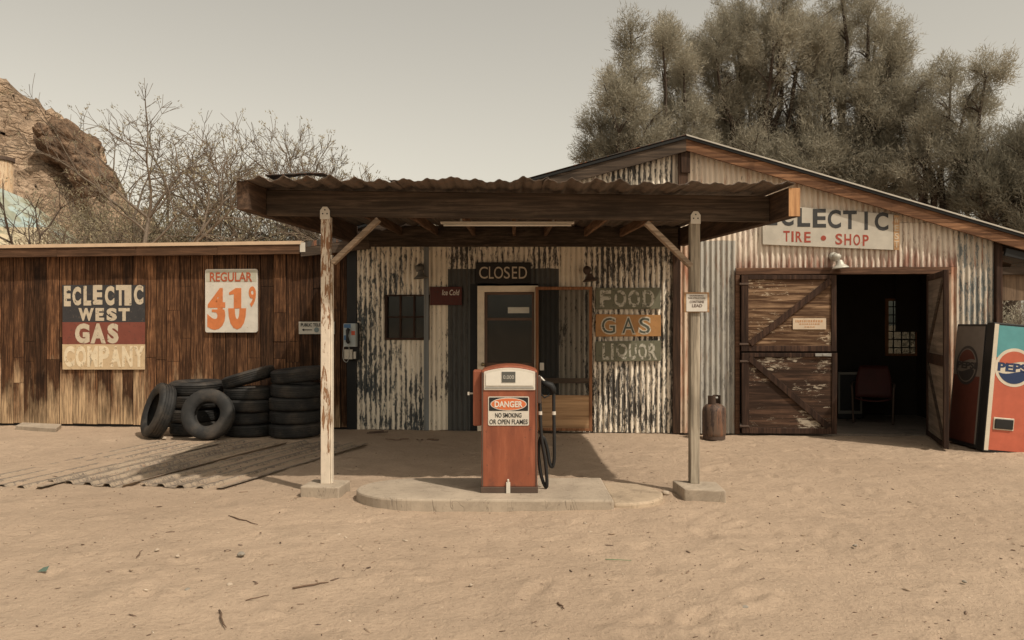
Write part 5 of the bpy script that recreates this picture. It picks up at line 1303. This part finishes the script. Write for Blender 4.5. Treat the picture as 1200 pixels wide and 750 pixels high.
bare_tree(440, 20, 4.6, 'low spreading bare tree just showing over the canopy roof', 4, (.3,0,.9), .3, .06, stems=4, spread=.5, shrink=.74)
bare_tree(185, 16.5, 5.0, 'dark leaning bare tree reaching left in front of the rocky hill', 4, (-1.05,.1,.75), .1, .13, shrink=.70, mat=M['bark_dark'], stems=1, spread=.1)
def bush(px, Y, H, Wd, label, n, seed, lm, cat='shrub', name='desert_shrub', twigs=110, grp='dry shrubs behind the plank building', bl=.07, bw=.012):
    x = gx(px, Y); random.seed(seed); root = thing(name, label, cat, (x, Y, 0), group=grp)
    segs = []; tips = []
    for k in range(twigs):
        a = random.random()*6.28; s_ = random.random()**.6*Wd*.5; L = H*random.uniform(.5, .8)*(1-.35*(s_/(Wd*.5))**2)
        grow((x+s_*.9*math.cos(a), Y+s_*.5*math.sin(a), 0), (math.cos(a)*.35, math.sin(a)*.35, 1), L*.62, .016, 2, segs, tips, .22, (1, 3), .05, minr=.004)
    V, F = tubes_np(segs, 3); V -= np.array([x, Y, 0]); fast_mesh('stems', V, F, M['twig'], np.full(len(F), .5), parent=root)
    C = np.array([t_[0] for t_ in tips]); D = np.array([t_[1] for t_ in tips])
    C = np.concatenate([C, np.array([s_[1] for s_ in segs[::3]])]); D = np.concatenate([D, np.tile([[0,0,1.]], (len(segs[::3]), 1))])
    V, F, rn = blades(C, D, n, .09, bl, bw, .2, seed=seed, dj=.7); V -= np.array([x, Y, 0]); fast_mesh('foliage', V, F, lm, rn, parent=root)
for k, (px, Y, H, Wd, lab, lm) in enumerate((
    (95, 24, 4.6, 4.5, 'brownish dry shrub on the hill foot beside the dome', 'brush_leaf'), (150, 19, 3.9, 3.2, 'grey brown shrub under the leaning dark tree', 'brush_leaf'),
    (205, 21, 5.2, 3.6, 'tall olive shrub behind the tallest bare tree', 'sparse_leaf'), (262, 20, 4.9, 3.4, 'olive shrub between the two tallest bare trees', 'sparse_leaf'),
    (322, 22, 4.9, 3.6, 'pale olive shrub behind the left corner of the canopy', 'sparse_leaf'), (395, 23, 4.6, 3.4, 'thin olive shrub peeping over the canopy roof', 'sparse_leaf'),
    (40, 30, 6.6, 5.0, 'dusty brown shrub on the slope above the dome', 'brush_leaf'))):
    bush(px, Y, H*1.12, Wd*1.1, lab, 9, 100+k, M[lm], twigs=125, bl=.09, bw=.013)

M['tam_leaf'] = leaf_mat('tamarisk_leaf', (.21,.195,.15), (.48,.44,.35), .35)
M['tam_leaf2'] = leaf_mat('tamarisk_leaf_dark', (.15,.14,.105), (.34,.31,.24), .35)
def lobe_tree(base_px, Y, lobes, label, seed, dens=1.0, lm='tam_leaf', trunk_r=.28, name='tamarisk_tree', grp='tamarisk trees behind the corrugated building', fork=.35):
    random.seed(seed); g = np.random.default_rng(seed)
    x = gx(base_px, Y); root = thing(name, label, 'tree', (x, Y, 0), group=grp)
    segs = []; Cs = []; Ds = []; Ls = []
    fk = Vector((x, Y, 2.2))
    segs.append(((x, Y, 0), tuple(fk), trunk_r, trunk_r*.8))
    lobes = list(lobes) + [(px_+g.uniform(-22, 22), py_+g.uniform(18, 40), rx_*.8, rz2*.8) for px_, py_, rx_, rz2 in lobes if dens > .6]
    if dens > .6: lobes += [(base_px+ox, oy, 34, 34) for ox in ((-45, -10, 25, 55) if dens > .85 else (0, 25)) for oy in (195, 230)]
    for (px, py, rx, rz_) in lobes:
        yo = g.uniform(-1.6, 1.6); c = Vector((gx(px, Y), Y+yo, gz(py, Y))); rx *= Y/FPX; rz_ *= Y/FPX
        p = fk.copy(); steps = 7; r0 = trunk_r*.45
        mid = Vector((x+(c.x-x)*.55, Y+yo*.4, 2.2+(c.z-2.2)*.5)); 
        prev = p
        for k in range(1, steps+1):
            tt = k/steps; q = fk*(1-tt)**2 + mid*2*tt*(1-tt) + c*tt*tt + Vector((g.normal(0,.08), g.normal(0,.08), g.normal(0,.05)))
            segs.append((tuple(prev), tuple(q), r0*(1-.8*(k-1)/steps), r0*(1-.8*k/steps))); prev = q
            if k >= 4:
                for _ in range(3):
                    a = g.uniform(0, 6.28); ln = rx*g.uniform(.6, 1.0); e = q + Vector((math.cos(a)*ln, math.sin(a)*ln*.8, ln*g.uniform(.3, 1.0))); m_ = (q+e)/2 + Vector((0,0,.15*ln))
                    segs.append((tuple(q), tuple(m_), .03, .02)); segs.append((tuple(m_), tuple(e), .02, .008))
        vol = rx*rx*rz_; n = int(dens*340*(rx*rz_)**.95/1.0)
        n = max(120, n)
        u_ = g.normal(0, 1, (n, 3)); u_ /= np.linalg.norm(u_, axis=1, keepdims=True); rad = g.random((n, 1))**.42
        P = u_*rad*np.array([rx, rx*.9, rz_])*1.05
        # sprays hang in bunches: pull points towards bunch centres
        K = max(5, int(n/46)); kc = P[g.integers(0, n, K)]*g.uniform(.6, 1.5, (K, 1)); dist = ((P[:, None]-kc[None])**2).sum(2); near = kc[dist.argmin(1)]
        P = near + (P-near)*np.where(g.random((n, 1)) < .78, g.uniform(.22, .6, (n, 1)), g.uniform(.8, 1.0, (n, 1)))*np.array([.85, .85, 1.6])
        D = u_*np.array([.8,.8,.35]) + np.array([0,0,.75]) + g.normal(0,.25,(n,3)); D /= np.linalg.norm(D, axis=1, keepdims=True)
        Cs.append(P+np.array(c)); Ds.append(D); Ls.append(np.full(n, g.random()))
    V, F = tubes_np(segs, 6); V -= np.array([x, Y, 0]); fast_mesh('trunk', V, F, M['bark_dark'], np.full(len(F), .5), parent=root)
    V, F, rn = blades(np.concatenate(Cs), np.concatenate(Ds), 26, .075, .15, .0085, .40, seed=seed, dj=.62)
    rn = np.clip(rn*.6 + np.repeat(np.concatenate(Ls), 26)*.4, 0, 1)
    V -= np.array([x, Y, 0]); fast_mesh('crown', V, F, M[lm], rn, parent=root)
lobe_tree(738, 24, [(737,60,19,28),(728,95,24,30),(742,118,26,30),(702,152,20,18),(722,165,30,20),(692,180,14,11),(750,165,30,20)], 'leftmost tamarisk, its slim top beside the sky', 1, fork=.3, dens=.8)
lobe_tree(786, 25, [(780,46,13,22),(786,80,18,28),(796,120,22,28),(785,150,26,26),(808,60,14,18)], 'narrow tamarisk squeezed between the leftmost one and the tall central one', 2, dens=.8)
lobe_tree(880, 26, [(872,22,30,34),(900,10,26,26),(848,50,30,34),(890,70,42,40),(930,60,34,36),(850,105,36,36),(905,125,44,40),(868,160,40,30),(838,140,26,30),(930,170,40,34),(915,30,28,30),(895,195,36,24)], 'tallest tamarisk with broad dense crown directly behind the gable peak', 3, trunk_r=.4)
lobe_tree(985, 25.5, [(985,5,26,26),(1005,30,26,28),(975,40,30,32),(1020,75,30,34),(985,95,38,38),(955,125,34,36),(1035,120,34,36),(1000,150,42,36),(965,190,36,30),(1030,185,38,32),(1050,90,14,20),(1060,160,28,32),(1000,225,40,26),(1060,220,34,26)], 'wide tamarisk right of the tallest one, above the long shop sign', 4, trunk_r=.38)
lobe_tree(1098, 23, [(1090,98,24,20),(1110,92,24,18),(1130,106,22,18),(1078,120,22,22),(1118,125,30,22),(1098,140,30,24),(1142,134,18,18),(1085,165,24,20),(1115,170,28,22),(1075,200,30,24),(1105,215,34,24)], 'thin sparse tamarisk with see-through branches reaching to the right', 5, dens=.34)
lobe_tree(1185, 22, [(1160,175,22,20),(1190,168,22,20),(1215,180,26,26),(1150,205,26,24),(1180,215,30,28),(1215,225,30,30),(1145,245,30,24),(1180,255,34,26),(1230,150,24,24)], 'darkest tamarisk at the far right above the lean-to', 6, lm='tam_leaf2')
bush(1190, 17.5, 2.9, 3.2, 'leafy dark shrub seen under the lean-to behind the vending machine', 7, 210, M['tam_leaf'], twigs=70, grp='x')
bpy.data.objects['desert_shrub.007'].pop('group') if 'desert_shrub.007' in bpy.data.objects else None

# ------------------------------------------------------------------ small things on the ground
M['stone'] = plain('pale_stone', (.42,.34,.26), .9); M['stone_grey'] = plain('grey_stone', (.26,.23,.19), .9); M['stick'] = plain('dry_stick', (.14,.09,.06), .9)
def stone(px, py, r, label, mat='stone', flat=.6):
    r = r*.62
    x, y = gnd(px, py); bm = bmesh.new(); bmesh.ops.create_icosphere(bm, subdivisions=3, radius=r); sd = px
    for v in bm.verts: v.co *= 1+.35*noise.noise(v.co/r*1.1+Vector((sd,0,0))); v.co.z *= flat
    me = bpy.data.meshes.new('stone'); bm.to_mesh(me); bm.free(); me.materials.append(M[mat]); me.polygons.foreach_set('use_smooth', [True]*len(me.polygons))
    o = bpy.data.objects.new('stone', me); COL.objects.link(o); o.location = (x, y, r*flat*.45); setp(o, label, 'stone')
stone(283, 650.5, .040, 'grey flat stone with a pale rim, midway between the white post and the bottom edge', 'stone_grey')
stone(220, 692.5, .032, 'round grey stone right of a short stick near the bottom left', 'stone_grey')
stone(269, 685.5, .026, 'pale pebble just right of the round grey stone'); stone(184, 645, .025, 'pale pebble, left one of a close pair at lower left'); stone(208, 652, .022, 'pale pebble, right one of a close pair at lower left')
stone(780, 579, .06, 'pale rounded stone touching the grey post footing'); stone(552, 686, .02, 'small pale pebble in the middle foreground')
stone(872, 712, .035, 'brown clod in the foreground below the grey post', 'stone_grey', .4); stone(1002, 640, .025, 'small dark clod in the right foreground', 'stone_grey')
stone(1130, 682, .022, 'small dark clod furthest right in the foreground', 'stone_grey'); stone(193, 514, .05, 'pale lump beside the leftmost leaning tyre')
def stick(px0, py0, px1, py1, r, label, mat='stick', name='stick', cat='stick', bend=.02):
    a = gnd(px0, py0); b = gnd(px1, py1); r = r*.6; P = [Vector((a[0]+(b[0]-a[0])*k/5, a[1]+(b[1]-a[1])*k/5, r*.6+.0+bend*.1*math.sin(k/5*3.14))) for k in range(6)]
    for k in range(1, 5): P[k] += Vector((random.uniform(-1,1), random.uniform(-1,1), 0))*bend*.4
    o = MB().tube(P, [r, r, r*.9, r*.8, r*.7, r*.5], 7).build(name, M[mat] if isinstance(mat, str) else mat, loc=(a[0], a[1], 0), smooth=True); setp(o, label, cat)
stick(343, 690, 385, 683, .010, 'dark stick lying left of centre in the foreground'); stick(257, 716, 265, 736, .010, 'short stick pointing towards the camera near the bottom left')
stick(183, 706-.5, 207, 706, .006, 'thin straight stick left of the round grey stone'); stick(288, 704, 315, 698, .006, 'thin twig between the pale pebble and the dark stick')
stick(268, 605, 302, 615, .009, 'forked dark twig on the sand below the ground sheets'); stick(160, 653, 167, 645, .006, 'tiny twig near the pale pebble pair'); stick(654, 707, 661, 714, .010, 'tiny dark stick right of centre at the bottom')
stick(709, 655.5, 740, 657, .004, 'thin green plastic straw on the sand in front of the pump', plain('green_plastic', (.09,.22,.10), .4), 'straw', 'straw', .003)
stick(640, 573.5, 0+672, 563, .006, 'thin stick on the concrete behind the hose') if False else None
a = gnd(50, 669); o = MB().prism([(a[0]-.03, -.004), (a[0]+.02, -.004), (a[0]+.035, .03), (a[0]-.0, .02)], a[1], a[1]+.006).build('glass_shard', plain('bottle_glass', (.12,.18,.15), .15), loc=(a[0], a[1], 0)); setp(o, 'dull green shard of glass at the lower left', 'glass shard'); o.rotation_euler = (0, R(4), R(20))
a = gnd(485, 516); 
mb = MB()
for k in range(10): x = a[0]+random.uniform(-.35,.35); y = a[1]+random.uniform(-.06,.06); mb.tube([(x, y, .012), (x+random.uniform(-.15,.15), y+random.uniform(-.04,.04), .016)], .008, 5)
o = mb.build('leaf_litter', M['stick'], loc=(a[0], a[1], 0)); setp(o, 'scattered dark litter in the shade before the shop wall', 'litter', kind='stuff')
a = gnd(440, 509); mb = MB(); mb.tube([(a[0]-.12, a[1], .02), (a[0]+.16, a[1]+.1, .02)], .01, 6); mb.tube([(a[0]-.1, a[1]+.07, .02), (a[0]+.12, a[1]-.02, .05)], .01, 6)
o = mb.build('metal_rods', M['pump_dark'], loc=(a[0], a[1], 0)); setp(o, 'two short dark rods on the ground below the barred window', 'rods')
# uncountable grit
def grit():
    g = np.random.default_rng(5); n = 5200
    ico = bmesh.new(); bmesh.ops.create_icosphere(ico, subdivisions=1, radius=1); bv = np.array([v.co[:] for v in ico.verts]); bf = np.array([[v.index for v in f.verts] for f in ico.faces]); ico.free()
    Y = 3.6 + 8.0*g.random(n)**1.15; X = g.uniform(-1, 1, n)*Y*.66
    r = .0022 + .0065*g.random(n)**6; k = g.random(n)
    V = bv[None]*(r[:, None, None]*g.uniform(.6, 1.3, (n, len(bv), 1))); el = np.where(g.random(n) < .4, g.uniform(2.0, 5, n), 1.0); an = g.uniform(0, 3.14, n)
    x = V[:, :, 0]*el[:, None]; y = V[:, :, 1].copy(); V[:, :, 2] *= .7
    V[:, :, 0] = x*np.cos(an)[:, None]-y*np.sin(an)[:, None]+X[:, None]; V[:, :, 1] = x*np.sin(an)[:, None]+y*np.cos(an)[:, None]+Y[:, None]; V[:, :, 2] += r[:, None]*.1
    hz = np.array([.020*noise.noise(Vector((a, b, 0))*.7) + .008*noise.noise(Vector((a, b, 0))*2.9) - .007 for a, b in zip(X, Y)]); V[:, :, 2] += hz[:, None]
    F = (bf[None] + (np.arange(n)*len(bv))[:, None, None]).reshape(-1, 3)
    t = NT('grit'); c = t.ramp(t.attr(), [(0, (.09,.06,.045)), (.45, (.19,.13,.09)), (.75, (.36,.27,.19)), (1, (.55,.46,.36))])
    o = fast_mesh('gravel', V.reshape(-1, 3), F, t.fin(c, .95), np.repeat(k, len(bf))); setp(o, 'fine gravel, chips and twigs scattered over the sandy yard', 'gravel', kind='stuff')
grit()
